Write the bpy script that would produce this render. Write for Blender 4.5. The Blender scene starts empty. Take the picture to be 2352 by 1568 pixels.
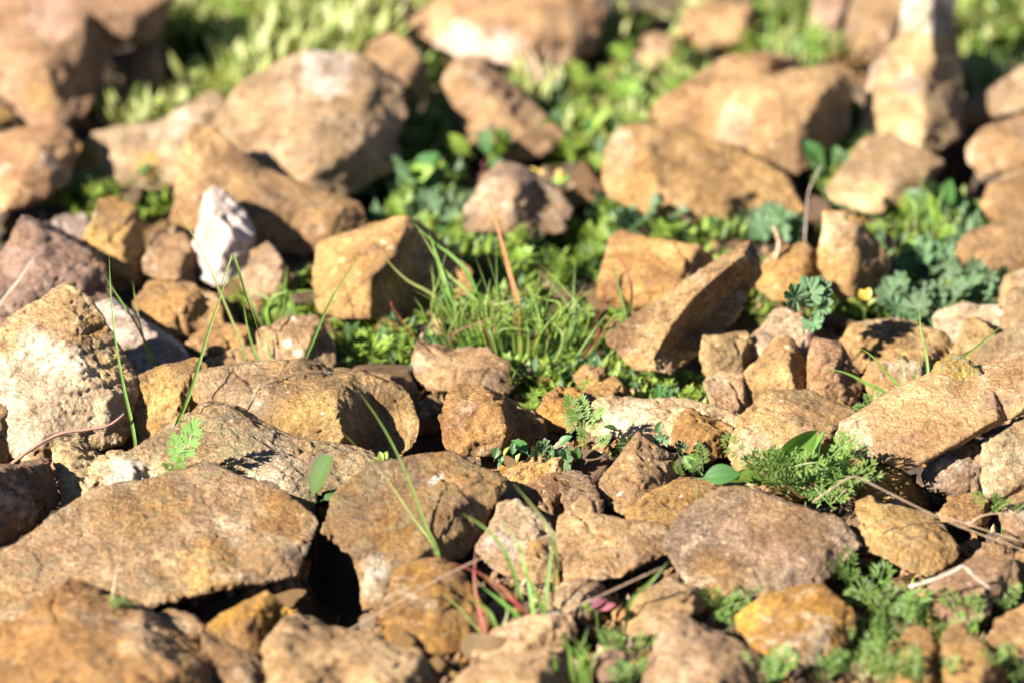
import bpy, bmesh, math, random, time
T0 = time.time()
def lap(w): print('LAP', w, round(time.time() - T0, 1))
import numpy as np
from mathutils import Vector, Matrix, Euler
from mathutils.geometry import delaunay_2d_cdt

random.seed(7)
rng = np.random.default_rng(11)
scene = bpy.context.scene
COL = scene.collection

# ------------------------------------------------------------------ camera
W, H = 2352.0, 1568.0
LENS, SENSOR = 100.0, 22.3
FX = W * LENS / SENSOR
PITCH = math.radians(22.0)
S0 = 2.05
HC = S0 * math.sin(PITCH)
CAM = Vector((0, 0, HC))
FW = Vector((0, math.cos(PITCH), -math.sin(PITCH)))
UP = Vector((0, math.sin(PITCH), math.cos(PITCH)))

cam_d = bpy.data.cameras.new("camera")
cam = bpy.data.objects.new("camera", cam_d)
COL.objects.link(cam)
cam.location = CAM
cam.rotation_euler = (math.pi / 2 - PITCH, 0, 0)
cam_d.lens = LENS
cam_d.sensor_width = SENSOR
cam_d.sensor_fit = 'HORIZONTAL'
cam_d.clip_start = 0.05
cam_d.clip_end = 500
cam_d.dof.use_dof = True
cam_d.dof.focus_distance = 1.905
cam_d.dof.aperture_fstop = 4.1
cam_d.dof.aperture_blades = 0
scene.camera = cam

# ------------------------------------------------------------------ sky and sun
SUN_TRAVEL = Vector((0.73, 0.44, -0.53)).normalized()
to_sun = -SUN_TRAVEL
world = bpy.data.worlds.new("World")
scene.world = world
world.use_nodes = True
wn = world.node_tree.nodes
wl = world.node_tree.links
bg = wn["Background"]
sky = wn.new("ShaderNodeTexSky")
sky.sky_type = 'NISHITA'
sky.sun_disc = False
sky.altitude = 2200
sky.air_density = 0.6
sky.dust_density = 0.2
sky.sun_elevation = math.asin(to_sun.z)
sky.sun_rotation = math.atan2(to_sun.x, to_sun.y)
wl.new(sky.outputs[0], bg.inputs[0])
bg.inputs[1].default_value = 0.05
sun_d = bpy.data.lights.new("sun", 'SUN')
sun_d.energy = 5.0
sun_d.angle = math.radians(0.5)
sun_d.color = (1.0, 0.965, 0.905)
sun = bpy.data.objects.new("sun", sun_d)
COL.objects.link(sun)
sun.rotation_euler = SUN_TRAVEL.to_track_quat('-Z', 'Y').to_euler()
sun.location = (-3, -2, 3)
vs = scene.view_settings
vs.view_transform = 'Standard'
vs.look = 'None'
vs.exposure = 1.98
vs.gamma = 1.0
scene.cycles.use_denoising = True
scene.cycles.max_bounces = 5
scene.cycles.diffuse_bounces = 1

# ------------------------------------------------------------------ helpers
def ray(x, y):
    return FW + Vector((1, 0, 0)) * ((x - W / 2) / FX) + UP * ((H / 2 - y) / FX)

def tg(y):
    return HC / (math.sin(PITCH) - math.cos(PITCH) * (H / 2 - y) / FX)

def at(x, y, gy=None, off=0.0):
    """point seen at picture row y, standing as far away as the ground of row gy"""
    t = tg(y if gy is None else gy)
    return CAM + ray(x, y) * (t + off * t / FX)

def link(o, parent=None):
    COL.objects.link(o)
    if parent is not None:
        o.parent = parent
    return o

def tag(o, label=None, cat=None, group=None, kind=None):
    if label: o["label"] = label
    if cat: o["category"] = cat
    if group: o["group"] = group
    if kind: o["kind"] = kind
    return o

def new_mesh(name, verts, faces, mat=None, smooth=False):
    me = bpy.data.meshes.new(name)
    me.from_pydata([tuple(v) for v in verts], [], faces)
    if mat: me.materials.append(mat)
    if smooth:
        me.polygons.foreach_set("use_smooth", [True] * len(me.polygons))
    me.update()
    return me

# numpy gradient noise
_perm = rng.permutation(256)
_perm = np.concatenate([_perm, _perm, _perm])
_grad = rng.normal(size=(256, 3))
_grad /= np.linalg.norm(_grad, axis=1)[:, None]

def perlin(p):
    i = np.floor(p).astype(np.int64)
    f = p - i
    i &= 255
    u = f * f * f * (f * (f * 6 - 15) + 10)
    res = []
    for dx in (0, 1):
        for dy in (0, 1):
            for dz in (0, 1):
                h = _perm[_perm[_perm[(i[:, 0] + dx)] + i[:, 1] + dy] + i[:, 2] + dz]
                g = _grad[h & 255]
                res.append(g[:, 0] * (f[:, 0] - dx) + g[:, 1] * (f[:, 1] - dy) + g[:, 2] * (f[:, 2] - dz))
    def lerp(a, b, t): return a + t * (b - a)
    x00 = lerp(res[0], res[4], u[:, 0]); x01 = lerp(res[1], res[5], u[:, 0])
    x10 = lerp(res[2], res[6], u[:, 0]); x11 = lerp(res[3], res[7], u[:, 0])
    y0 = lerp(x00, x10, u[:, 1]); y1 = lerp(x01, x11, u[:, 1])
    return lerp(y0, y1, u[:, 2])

def fbm(p, octv=4, gain=0.5):
    a, s, out = 1.0, 1.0, np.zeros(len(p))
    for k in range(octv):
        out += a * perlin(p * s + k * 17.3)
        a *= gain; s *= 2.03
    return out

def smoothstep(a, b, x):
    t = np.clip((x - a) / (b - a), 0, 1)
    return t * t * (3 - 2 * t)

def facet(p, seed):
    """chipped planes: each cell of a jittered grid tilts its own way"""
    i0 = np.floor(p).astype(np.int64)
    best = np.full(len(p), 1e9); second = np.full(len(p), 1e9)
    val = np.zeros(len(p))
    for dx in (-1, 0, 1):
        for dy in (-1, 0, 1):
            for dz in (-1, 0, 1):
                c = i0 + np.array((dx, dy, dz))
                h = _perm[_perm[_perm[(c[:, 0] + seed) & 255] + (c[:, 1] & 255)] + (c[:, 2] & 255)]
                j = _grad[h & 255] * 0.45 + 0.5
                q = p - (c + j)
                d = (q * q).sum(1)
                g = _grad[(h + 91) & 255]
                v = (q * g).sum(1)
                m = d < best
                second = np.where(m, best, np.minimum(second, d))
                val = np.where(m, v, val)
                best = np.where(m, d, best)
    return val

# ------------------------------------------------------------------ materials
def nodes_of(name):
    m = bpy.data.materials.new(name)
    m.use_nodes = True
    nt = m.node_tree
    return m, nt, nt.nodes, nt.links, nt.nodes["Principled BSDF"]

def noise(nt, vec, scale, detail=4, rough=0.6, dist=0.0):
    n = nt.nodes.new("ShaderNodeTexNoise")
    n.inputs["Scale"].default_value = scale
    n.inputs["Detail"].default_value = detail
    n.inputs["Roughness"].default_value = rough
    n.inputs["Distortion"].default_value = dist
    nt.links.new(vec, n.inputs["Vector"])
    return n.outputs[0]

def ramp(nt, fac, p0, p1, v0=0.0, v1=1.0):
    r = nt.nodes.new("ShaderNodeMapRange")
    r.inputs[1].default_value = p0; r.inputs[2].default_value = p1
    r.inputs[3].default_value = v0; r.inputs[4].default_value = v1
    nt.links.new(fac, r.inputs[0])
    return r.outputs[0]

def math_node(nt, op, a, b):
    m = nt.nodes.new("ShaderNodeMath"); m.operation = op
    for s, v in zip(m.inputs, (a, b)):
        if isinstance(v, (int, float)): s.default_value = v
        else: nt.links.new(v, s)
    return m.outputs[0]

def mixc(nt, fac, a, b, blend='MIX'):
    m = nt.nodes.new("ShaderNodeMix"); m.data_type = 'RGBA'; m.blend_type = blend
    def put(sock, v):
        if isinstance(v, (int, float)): sock.default_value = v
        elif isinstance(v, tuple): sock.default_value = (*v, 1)
        else: nt.links.new(v, sock)
    put(m.inputs[0], fac); put(m.inputs[6], a); put(m.inputs[7], b)
    return m.outputs[2]

def stone_material():
    m, nt, N, L, b = nodes_of("weathered_sandstone")
    tc = N.new("ShaderNodeTexCoord"); oi = N.new("ShaderNodeObjectInfo")
    add = N.new("ShaderNodeVectorMath"); add.operation = 'MULTIPLY_ADD'
    comb = N.new("ShaderNodeCombineXYZ")
    for s in comb.inputs: L.new(oi.outputs["Random"], s)
    L.new(comb.outputs[0], add.inputs[0]); add.inputs[1].default_value = (7.1, 3.7, 5.3)
    L.new(tc.outputs["Object"], add.inputs[2])
    v = add.outputs[0]
    att = N.new("ShaderNodeAttribute"); att.attribute_name = "tint"
    rust = N.new("ShaderNodeAttribute"); rust.attribute_type = 'OBJECT'; rust.attribute_name = "rust"
    lich = N.new("ShaderNodeAttribute"); lich.attribute_type = 'OBJECT'; lich.attribute_name = "lichen"
    c = att.outputs[0]
    # broad weathering
    c = mixc(nt, ramp(nt, noise(nt, v, 45, 6, 0.65), 0.36, 0.64), mixc(nt, 1.0, c, (0.58, 0.52, 0.47), 'MULTIPLY'), mixc(nt, 1.0, c, (1.22, 1.23, 1.25), 'MULTIPLY'))
    # per-stone weathering skin and fresh cream breaks
    def pick(a, b):
        w = N.new("ShaderNodeMath"); w.operation = 'FRACT'
        L.new(math_node(nt, 'MULTIPLY', oi.outputs["Random"], a), w.inputs[0])
        return math_node(nt, 'MULTIPLY', w.outputs[0], b)
    sk = math_node(nt, 'MULTIPLY', ramp(nt, noise(nt, v, 22, 7, 0.68, 0.4), 0.47, 0.56), pick(17.3, 0.75))
    c = mixc(nt, sk, c, mixc(nt, 1.0, c, (0.56, 0.53, 0.55), 'MULTIPLY'))
    cr = math_node(nt, 'MULTIPLY', ramp(nt, noise(nt, v, 38, 7, 0.72, 0.5), 0.56, 0.63), pick(41.7, 0.8))
    c = mixc(nt, cr, c, (0.47, 0.37, 0.25))
    # rusty iron stain
    rf = math_node(nt, 'MULTIPLY', ramp(nt, noise(nt, v, 32, 5, 0.7, 0.6), 0.47, 0.62), rust.outputs["Fac"])
    c = mixc(nt, rf, c, (0.27, 0.145, 0.045))
    # grey-purple skin
    pf = math_node(nt, 'MULTIPLY', ramp(nt, noise(nt, v, 58, 6, 0.7, 0.3), 0.53, 0.68), 0.5)
    c = mixc(nt, pf, c, (0.17, 0.115, 0.085))
    # grain
    g = noise(nt, v, 330, 5, 0.7)
    c = mixc(nt, ramp(nt, g, 0.47, 0.33, 0, 0.85), c, mixc(nt, 1.0, c, (0.42, 0.36, 0.32), 'MULTIPLY'))
    c = mixc(nt, ramp(nt, g, 0.54, 0.68, 0, 0.85), c, mixc(nt, 1.0, c, (1.5, 1.55, 1.7), 'MULTIPLY'))
    g2 = noise(nt, v, 900, 3, 0.65)
    c = mixc(nt, math_node(nt, 'MULTIPLY', ramp(nt, g2, 0.47, 0.36, 0, 1.0), math_node(nt, 'ADD', pick(29.1, 0.75), 0.15)), c, mixc(nt, 1.0, c, (0.40, 0.36, 0.36), 'MULTIPLY'))
    c = mixc(nt, math_node(nt, 'MULTIPLY', ramp(nt, g2, 0.53, 0.66, 0, 1.0), math_node(nt, 'ADD', pick(53.9, 0.75), 0.15)), c, mixc(nt, 1.0, c, (1.65, 1.7, 1.8), 'MULTIPLY'))
    # pale specks
    sp = noise(nt, v, 180, 2, 0.5)
    c = mixc(nt, ramp(nt, sp, 0.70, 0.75, 0, 0.6), c, (0.60, 0.52, 0.42))
    # lichen
    lf = math_node(nt, 'MULTIPLY', ramp(nt, noise(nt, v, 120, 6, 0.75), 0.5, 0.6), lich.outputs["Fac"])
    c = mixc(nt, lf, c, (0.20, 0.19, 0.10))
    L.new(c, b.inputs["Base Color"])
    b.inputs["Roughness"].default_value = 0.8
    b.inputs["Specular IOR Level"].default_value = 0.3
    h = math_node(nt, 'ADD', math_node(nt, 'MULTIPLY', noise(nt, v, 520, 6, 0.8), 1.1), math_node(nt, 'MULTIPLY', noise(nt, v, 130, 4, 0.65), 1.6))
    bp = N.new("ShaderNodeBump"); bp.inputs["Strength"].default_value = 0.9; bp.inputs["Distance"].default_value = 0.0022
    L.new(h, bp.inputs["Height"]); L.new(bp.outputs[0], b.inputs["Normal"])
    return m

def soil_material():
    m, nt, N, L, b = nodes_of("dry_soil")
    tc = N.new("ShaderNodeTexCoord"); v = tc.outputs["Object"]
    c = mixc(nt, ramp(nt, noise(nt, v, 30, 6, 0.7), 0.3, 0.7), (0.035, 0.021, 0.012), (0.11, 0.068, 0.036))
    c = mixc(nt, ramp(nt, noise(nt, v, 260, 4, 0.7), 0.58, 0.72, 0, 0.7), c, (0.2, 0.13, 0.07))
    L.new(c, b.inputs["Base Color"]); b.inputs["Roughness"].default_value = 0.95
    bp = N.new("ShaderNodeBump"); bp.inputs["Strength"].default_value = 0.9; bp.inputs["Distance"].default_value = 0.003
    L.new(noise(nt, v, 200, 6, 0.75), bp.inputs["Height"]); L.new(bp.outputs[0], b.inputs["Normal"])
    return m

def leaf_material(name, col, trans=0.35, rough=0.5, col2=None, scale=120):
    m, nt, N, L, b = nodes_of(name)
    tc = N.new("ShaderNodeTexCoord"); oi = N.new("ShaderNodeObjectInfo")
    hs = N.new("ShaderNodeHueSaturation")
    L.new(ramp(nt, oi.outputs["Random"], 0, 1, 0.47, 0.505), hs.inputs["Hue"])
    L.new(ramp(nt, oi.outputs["Random"], 0, 1, 0.75, 1.25), hs.inputs["Value"])
    c = mixc(nt, ramp(nt, noise(nt, tc.outputs["Object"], scale, 3), 0.35, 0.65), col, col2 or tuple(x * 1.35 for x in col))
    L.new(c, hs.inputs["Color"])
    L.new(hs.outputs[0], b.inputs["Base Color"])
    b.inputs["Roughness"].default_value = rough
    b.inputs["Specular IOR Level"].default_value = 0.4
    tr = N.new("ShaderNodeBsdfTranslucent")
    L.new(mixc(nt, 1.0, hs.outputs[0], (1.2, 1.25, 0.6), 'MULTIPLY'), tr.inputs[0])
    mx = N.new("ShaderNodeMixShader"); mx.inputs[0].default_value = trans
    L.new(b.outputs[0], mx.inputs[1]); L.new(tr.outputs[0], mx.inputs[2])
    L.new(mx.outputs[0], N["Material Output"].inputs[0])
    return m

M_STONE = stone_material()
M_SOIL = soil_material()
M = {
    'grass': leaf_material("grass_green", (0.10, 0.18, 0.03)),
    'grass_olive': leaf_material("grass_olive", (0.15, 0.18, 0.045)),
    'grass_red': leaf_material("grass_red", (0.30, 0.07, 0.055), col2=(0.22, 0.12, 0.04)),
    'grass_orange': leaf_material("grass_orange", (0.40, 0.19, 0.045)),
    'straw': leaf_material("dry_straw", (0.27, 0.19, 0.11), 0.1, 0.7),
    'white_straw': leaf_material("bleached_straw", (0.36, 0.30, 0.22), 0.1, 0.7),
    'twig': leaf_material("brown_twig", (0.20, 0.13, 0.08), 0.0, 0.8),
    'fern': leaf_material("feathery_leaf_green", (0.085, 0.165, 0.03), col2=(0.15, 0.24, 0.05)),
    'oval': leaf_material("smooth_leaf_green", (0.075, 0.14, 0.02), 0.3, 0.35),
    'oval_red': leaf_material("reddish_leaf", (0.045, 0.105, 0.014), 0.35, 0.7, col2=(0.065, 0.12, 0.02), scale=60),
    'geranium': leaf_material("grey_green_leaf", (0.055, 0.11, 0.042), 0.25, 0.6, col2=(0.095, 0.16, 0.07)),
    'herb': leaf_material("bright_herb_green", (0.135, 0.23, 0.03), col2=(0.23, 0.33, 0.05)),
    'herb_dark': leaf_material("deep_herb_green", (0.045, 0.11, 0.028)),
    'meadow': leaf_material("meadow_green", (0.22, 0.30, 0.07), col2=(0.36, 0.36, 0.14)),
    'leaf_rim': leaf_material("purple_leaf_rim", (0.10, 0.055, 0.04), 0.2, 0.6),
    'stem_red': leaf_material("red_stem", (0.28, 0.07, 0.07), 0.1),
    'pink': leaf_material("pink_leaf", (0.24, 0.07, 0.07), 0.3),
    'yellow': leaf_material("yellow_petal", (0.42, 0.29, 0.04), 0.3),
}

# ------------------------------------------------------------------ ground
HOLES = [(775,1345,75,110), (735,1215,40,50), (985,1030,60,40), (1730,740,70,50), (2190,1180,50,40), (1410,1170,45,25), (1915,290,55,50), (262,175,45,55), (850,450,50,50), (480,1405,150,25), (1990,1340,70,30), (2200,370,45,40), (1290,560,40,25), (590,1490,40,30), (1450,1345,80,18)]
_hp = [(at(x, y), rx * tg(y) / FX, ry * tg(y) / FX / math.sin(PITCH)) for x, y, rx, ry in HOLES]
def in_hole(x, y, f=1.0):
    return any(((x - p.x) / (a * f)) ** 2 + ((y - p.y) / (b * f)) ** 2 < 1 for p, a, b in _hp)

def ground_height(x, y):
    p = np.stack([x, y, np.zeros_like(x)], 1)
    pit = np.zeros_like(x)
    for q, a, b in _hp:
        pit = np.maximum(pit, np.exp(-(((x - q.x) / a) ** 2 + ((y - q.y) / b) ** 2) ** 2 * 0.7))
    return -0.03 * pit + 0.010 * fbm(p * 9, 3) + 0.0035 * fbm(p * 45 + 5, 3) - 0.004

def build_ground():
    xs = np.concatenate([[-120, -30, -8, -3, -1.5], np.linspace(-0.9, 0.9, 220), [1.5, 3, 8, 30, 120]])
    ys = np.concatenate([[-60, -10, -1, 0.6], np.linspace(1.2, 3.0, 220), [3.4, 4.5, 8, 20, 60, 200]])
    X, Y = np.meshgrid(xs, ys)
    x, y = X.ravel(), Y.ravel()
    z = ground_height(x, y)
    z = np.where((np.abs(x) > 0.91) | (y < 1.19) | (y > 3.01), 0.0, z)
    nx, ny = len(xs), len(ys)
    i = np.arange(nx * ny).reshape(ny, nx)
    f = np.stack([i[:-1, :-1], i[:-1, 1:], i[1:, 1:], i[1:, :-1]], -1).reshape(-1, 4)
    me = new_mesh("ground", np.stack([x, y, z], 1).tolist(), f.tolist(), M_SOIL, True)
    o = link(bpy.data.objects.new("ground", me))
    tag(o, "bare brown soil under the stones", None, None, "structure")
build_ground()
lap("ground")

def gz(x, y):
    return float(ground_height(np.array([x]), np.array([y]))[0])

# ------------------------------------------------------------------ stones
TAN = (0.40, 0.27, 0.15); PALE = (0.55, 0.42, 0.27); WHITE = (0.66, 0.58, 0.47)
BROWN = (0.29, 0.18, 0.09); ORANGE = (0.45, 0.255, 0.085); YELLOW = (0.52, 0.30, 0.085)
PURPLE = (0.27, 0.18, 0.125); GREY = (0.33, 0.25, 0.16); PINK = (0.46, 0.32, 0.21); DARK = (0.20, 0.12, 0.07)
STONES = []

def S(label, pts, col=TAN, gy=None, k=0.55, kx=0.0, inn=None, T=None, bulge=0.5, rough=1.0, rust=0.5, lichen=0.0,
      patches=(), ledge=0.0, name='stone', cat='stone', soft=1, plateau=0.6, lift=False, bm=1.9):
    STONES.append(dict(label=label, pts=pts, col=col, gy=gy, k=k, kx=kx, inn=inn, T=T, bulge=bulge, rough=rough, rust=rust,
                       lichen=lichen, patches=patches, ledge=ledge, name=name, cat=cat, soft=soft, plateau=plateau, lift=lift, bm=bm))
#STONES_BEGIN
# -- front row
S("large blurred brown boulder in the bottom left corner with a pale broken front", [(-70,1470),(0,1458),(50,1456),(65,1432),(85,1387),(107,1364),(141,1360),(188,1377),(235,1402),(285,1410),(322,1407),(353,1431),(370,1454),(403,1461),(447,1495),(480,1518),(486,1570),(480,1660),(200,1690),(-70,1660)],
  (0.37,0.24,0.13), gy=1590, k=0.9, inn=[(30,1500,40),(120,1440,55),(170,1500,95),(260,1450,50),(330,1480,85),(420,1540,80),(300,1600,130),(90,1600,110)], rust=.5, patches=[(330,1450,70,PALE,.6),(380,1500,60,(.5,.34,.19),.6)], name='boulder', cat='boulder')
S("big flat speckled slab in the lower left with a cracked right end", [(-80,1290),(0,1283),(20,1260),(67,1219),(121,1182),(161,1159),(218,1135),(302,1125),(370,1105),(420,1085),(487,1073),(537,1073),(564,1088),(584,1112),(638,1125),(692,1165),(722,1182),(726,1202),(716,1240),(712,1276),(692,1303),(675,1320),(615,1335),(560,1352),(487,1380),(403,1392),(330,1396),(270,1420),(150,1440),(50,1450),(-80,1440)],
  (0.39,0.27,0.155), gy=1420, k=1.25, lift=True, bm=1.2, inn=[(120,1300,14),(300,1210,18),(480,1160,18),(560,1130,6),(590,1230,26),(575,1290,26),(560,1300,8),(640,1200,14),(660,1270,30),(600,1310,42),(480,1345,46),(330,1362,42),(150,1390,30),(10,1380,20)], T=190, rough=.8, rust=.75, lichen=.35, patches=[(650,1190,70,(.46,.26,.09),.6),(480,1310,80,(.48,.29,.11),.55)], ledge=.5, name='flat_stone', cat='stone slab')
S("small wedge of brown rock with a shaded right side under the slab", [(472,1440),(500,1415),(560,1385),(612,1360),(628,1375),(665,1393),(690,1425),(640,1450),(600,1520),(545,1510),(500,1480)], (.36,.23,.10), gy=1490, k=.5, inn=[(590,1400,30),(560,1445,40),(535,1480,36)], T=80)
S("low rounded brown stone just under the lower edge of the slab", [(350,1418),(376,1407),(430,1418),(465,1440),(480,1470),(440,1485),(380,1470)], BROWN, gy=1475, k=.8)
S("thin dark brown sliver between the boulder and the bottom middle stone", [(462,1460),(500,1480),(540,1500),(580,1512),(608,1535),(620,1570),(600,1620),(480,1620),(478,1530)], (.30,.20,.11), gy=1570, k=1.0, inn=[(540,1515,12),(560,1550,40)], patches=[(580,1525,45,PALE,.5)])
S("blunt tan stone cut off by the bottom edge left of the grass tuft", [(604,1480),(622,1447),(655,1426),(695,1438),(715,1458),(785,1466),(850,1478),(910,1488),(965,1498),(984,1520),(1003,1570),(1000,1650),(800,1680),(640,1650),(612,1530)], (.42,.29,.15), gy=1580, k=.7, inn=[(650,1480,45),(780,1500,50),(900,1520,50),(955,1530,45),(700,1570,95),(900,1590,95)], rust=.35, patches=[(900,1500,60,PALE,.4)])
S("large brown rock in the middle with a white lichen spot on top", [(742,1222),(752,1180),(775,1125),(800,1095),(850,1075),(905,1065),(950,1052),(990,1043),(1040,1043),(1095,1053),(1140,1080),(1170,1108),(1140,1130),(1120,1150),(1105,1190),(1092,1235),(1065,1275),(1025,1302),(940,1310),(895,1330),(885,1390),(840,1405),(822,1350),(815,1280),(790,1240)],
  (.27,.175,.085), gy=1340, k=.9, inn=[(830,1215,40),(905,1205,52),(960,1180,55),(1040,1165,48),(1080,1130,20),(1000,1090,6),(870,1110,6),(860,1260,62),(960,1270,60),(1050,1230,42),(850,1340,45)], T=170, rust=.9, lichen=.35, rough=.9,
  patches=[(1000,1100,22,(.8,.76,.68),1.0,.5,-40),(860,1300,34,(.62,.55,.45),.8),(850,1350,32,(.56,.47,.33),.8),(905,1225,45,(.42,.24,.06),.6)], name='rock', cat='rock')
S("rusty mottled stone behind the red and green grass tuft", [(872,1440),(882,1385),(905,1325),(945,1302),(1000,1298),(1060,1318),(1085,1345),(1125,1415),(1110,1480),(1000,1500),(910,1490),(880,1465)], (.36,.22,.09), gy=1485, k=.8, inn=[(930,1360,25),(1010,1350,30),(1000,1430,45),(920,1440,40)], rust=.9, rough=.8)
S("white and ochre mottled stone behind the grass blades", [(1092,1262),(1120,1225),(1140,1195),(1142,1160),(1190,1158),(1222,1180),(1262,1208),(1283,1240),(1288,1300),(1272,1330),(1220,1340),(1150,1312),(1100,1280)], (.55,.44,.30), gy=1330, k=.7, inn=[(1160,1240,22),(1220,1240,26),(1240,1290,28),(1170,1290,20)], patches=[(1150,1270,50,WHITE,.8),(1230,1260,25,(.5,.28,.06),.6)], rust=.8)
S("tan chip leaning on the side of the large brown rock", [(1098,1168),(1106,1138),(1130,1115),(1172,1112),(1206,1122),(1230,1160),(1225,1190),(1137,1205),(1106,1196)], (.42,.28,.14), gy=1265, k=.8, lichen=.1)
S("purplish brown flat stone behind the ochre mottled one", [(1200,1122),(1232,1108),(1262,1094),(1290,1095),(1312,1120),(1310,1148),(1292,1170),(1285,1205),(1262,1215),(1220,1185)], (.27,.175,.10), gy=1245, k=.9)
S("rough grey-brown lump beside the pyramid stone", [(1285,1095),(1320,1090),(1352,1102),(1376,1130),(1388,1158),(1372,1195),(1330,1200),(1295,1150)], (.26,.18,.11), gy=1210, k=.6, rough=1.4)
S("smooth tan shield-shaped stone right of the mottled one", [(1283,1190),(1308,1170),(1338,1142),(1362,1152),(1364,1184),(1399,1197),(1456,1201),(1523,1206),(1546,1233),(1533,1270),(1489,1292),(1422,1322),(1375,1332),(1321,1336),(1301,1325),(1287,1276),(1280,1229)], (.44,.31,.175), gy=1352, k=1.0, lift=True, bm=1.3, inn=[(1330,1190,8),(1340,1250,22),(1440,1235,20),(1500,1240,20),(1470,1280,30),(1380,1310,30),(1315,1300,24)], T=60, rust=.25, rough=.8)
S("pointed pyramid of yellow-brown stone in sharp focus", [(1366,1128),(1398,1082),(1428,1032),(1446,1012),(1465,1000),(1485,1008),(1502,1035),(1543,1055),(1552,1100),(1548,1135),(1505,1160),(1450,1190),(1400,1165)], (.40,.26,.12), gy=1170, k=.5, inn=[(1460,1045,28),(1470,1100,55),(1415,1110,35),(1515,1090,35),(1450,1150,50)], rust=.5, lichen=.15)
S("low rounded orange-brown stone right of the pyramid", [(1432,1200),(1445,1175),(1490,1142),(1530,1122),(1580,1104),(1640,1108),(1665,1130),(1620,1180),(1570,1230),(1480,1225)], (.42,.27,.11), gy=1240, k=1.0, rust=.7)
S("small striped tan stone with a pale top ridge left of the pyramid", [(1163,1087),(1200,1066),(1250,1040),(1300,1020),(1318,1028),(1316,1062),(1292,1092),(1240,1115),(1195,1115)], (.45,.30,.14), gy=1140, k=.6, inn=[(1280,1055,24),(1225,1085,22)], ledge=.7, patches=[(1285,1030,26,WHITE,.7)])
S("large blurred purple-brown stone at lower right centre", [(1526,1250),(1568,1187),(1640,1140),(1685,1113),(1727,1117),(1772,1150),(1850,1180),(1930,1195),(1957,1228),(1976,1250),(1957,1282),(1925,1312),(1900,1337),(1870,1352),(1820,1372),(1745,1368),(1690,1373),(1600,1358),(1558,1315)], (.28,.20,.125), gy=1392, k=1.1, lift=True, bm=1.4, inn=[(1600,1240,18),(1690,1180,16),(1800,1230,26),(1900,1240,20),(1570,1290,24),(1680,1310,48),(1800,1320,52),(1890,1290,40)], T=170, rust=.5, rough=.9,
  patches=[(1760,1230,85,(.44,.31,.20),.65),(1640,1325,70,(.38,.24,.10),.6),(1830,1280,40,(.45,.33,.23),.5)])
S("bright orange-yellow stone at the bottom right", [(1686,1420),(1710,1394),(1750,1378),(1830,1364),(1863,1350),(1897,1357),(1924,1380),(1961,1407),(1963,1444),(1932,1476),(1920,1507),(1884,1523),(1847,1533),(1796,1522),(1774,1503),(1739,1493),(1710,1458)], YELLOW, gy=1530, k=.7, inn=[(1760,1420,24),(1860,1395,14),(1830,1440,45),(1900,1440,40),(1840,1490,55),(1770,1465,50)], rust=.15, rough=.7, patches=[(1780,1430,60,(.62,.40,.16),.6),(1850,1510,45,(.40,.24,.10),.5)])
S("tan and olive stone right of the purple-brown one, under the dry stalk", [(1962,1152),(1980,1138),(2003,1138),(2020,1162),(2055,1172),(2092,1172),(2140,1182),(2155,1210),(2186,1230),(2198,1256),(2196,1284),(2158,1298),(2132,1322),(2098,1314),(2058,1284),(2028,1278),(1992,1262),(1978,1238),(1972,1200)], (.36,.25,.12), gy=1330, k=.9, inn=[(2030,1200,15),(2110,1210,18),(2150,1250,26),(2080,1260,34),(2010,1240,22)], T=80, rust=.6, lichen=.3, rough=.8)
S("long pale tilted slab reaching in from the right edge", [(1925,990),(1945,968),(2030,945),(2085,905),(2120,880),(2160,865),(2205,882),(2270,860),(2352,832),(2440,800),(2440,905),(2352,938),(2280,975),(2200,1025),(2135,1058),(2090,1075),(2040,1070),(1995,1055),(1935,1035)], (.50,.35,.20), gy=1215, k=.75, lift=True, bm=1.2, inn=[(1950,1030,40),(2040,1060,46),(2090,1064,46),(2140,1048,46),(2210,1008,46),(2290,962,46),(2370,918,46),(1960,985,16),(2050,958,16),(2160,905,16),(2280,882,16),(2380,845,16)], T=150, rough=.6, rust=.3, ledge=.0, patches=[(1950,1010,55,(.62,.48,.31),.6),(2200,960,80,(.50,.34,.19),.4)], name='flat_stone', cat='stone slab')
S("rough crumbly tan stone propping up the long pale slab", [(1925,1085),(1955,1055),(2010,1062),(2070,1085),(2110,1120),(2130,1160),(2085,1180),(2040,1178),(1990,1160),(1955,1125)], (.42,.28,.14), gy=1168, k=.5, rough=1.6)
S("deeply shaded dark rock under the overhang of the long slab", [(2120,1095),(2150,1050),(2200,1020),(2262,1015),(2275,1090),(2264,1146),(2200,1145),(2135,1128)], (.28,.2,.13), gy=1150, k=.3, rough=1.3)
S("speckled bright rock at the right edge under the long slab", [(2258,1025),(2300,995),(2352,972),(2440,965),(2440,1140),(2352,1150),(2265,1148),(2272,1080)], (.44,.34,.19), gy=1155, k=.3, rough=1.4, lichen=.4)
S("small rounded orange-brown stone below the dark overhang", [(2160,1182),(2180,1148),(2223,1141),(2262,1145),(2274,1168),(2265,1200),(2210,1212),(2170,1205)], (.38,.23,.10), gy=1205, k=.6, rust=.8)
S("tan stone cut off by the right edge above the dry stalks", [(2298,1190),(2316,1153),(2352,1138),(2430,1140),(2430,1240),(2345,1240),(2305,1212)], (.40,.27,.15), gy=1230, k=.7)
S("brown angular stone under the bleached white stalk", [(2130,1366),(2146,1343),(2206,1320),(2236,1297),(2284,1283),(2324,1278),(2339,1310),(2332,1360),(2282,1375),(2272,1412),(2190,1436),(2139,1408)], (.31,.20,.11), gy=1430, k=.7, inn=[(2180,1350,18),(2275,1340,26),(2230,1385,35),(2300,1310,14)])
S("small brown stone behind the angular stone under the white stalk", [(2232,1284),(2260,1260),(2307,1243),(2332,1256),(2330,1290),(2270,1300)], (.33,.22,.12), gy=1300, k=.8)
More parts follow.
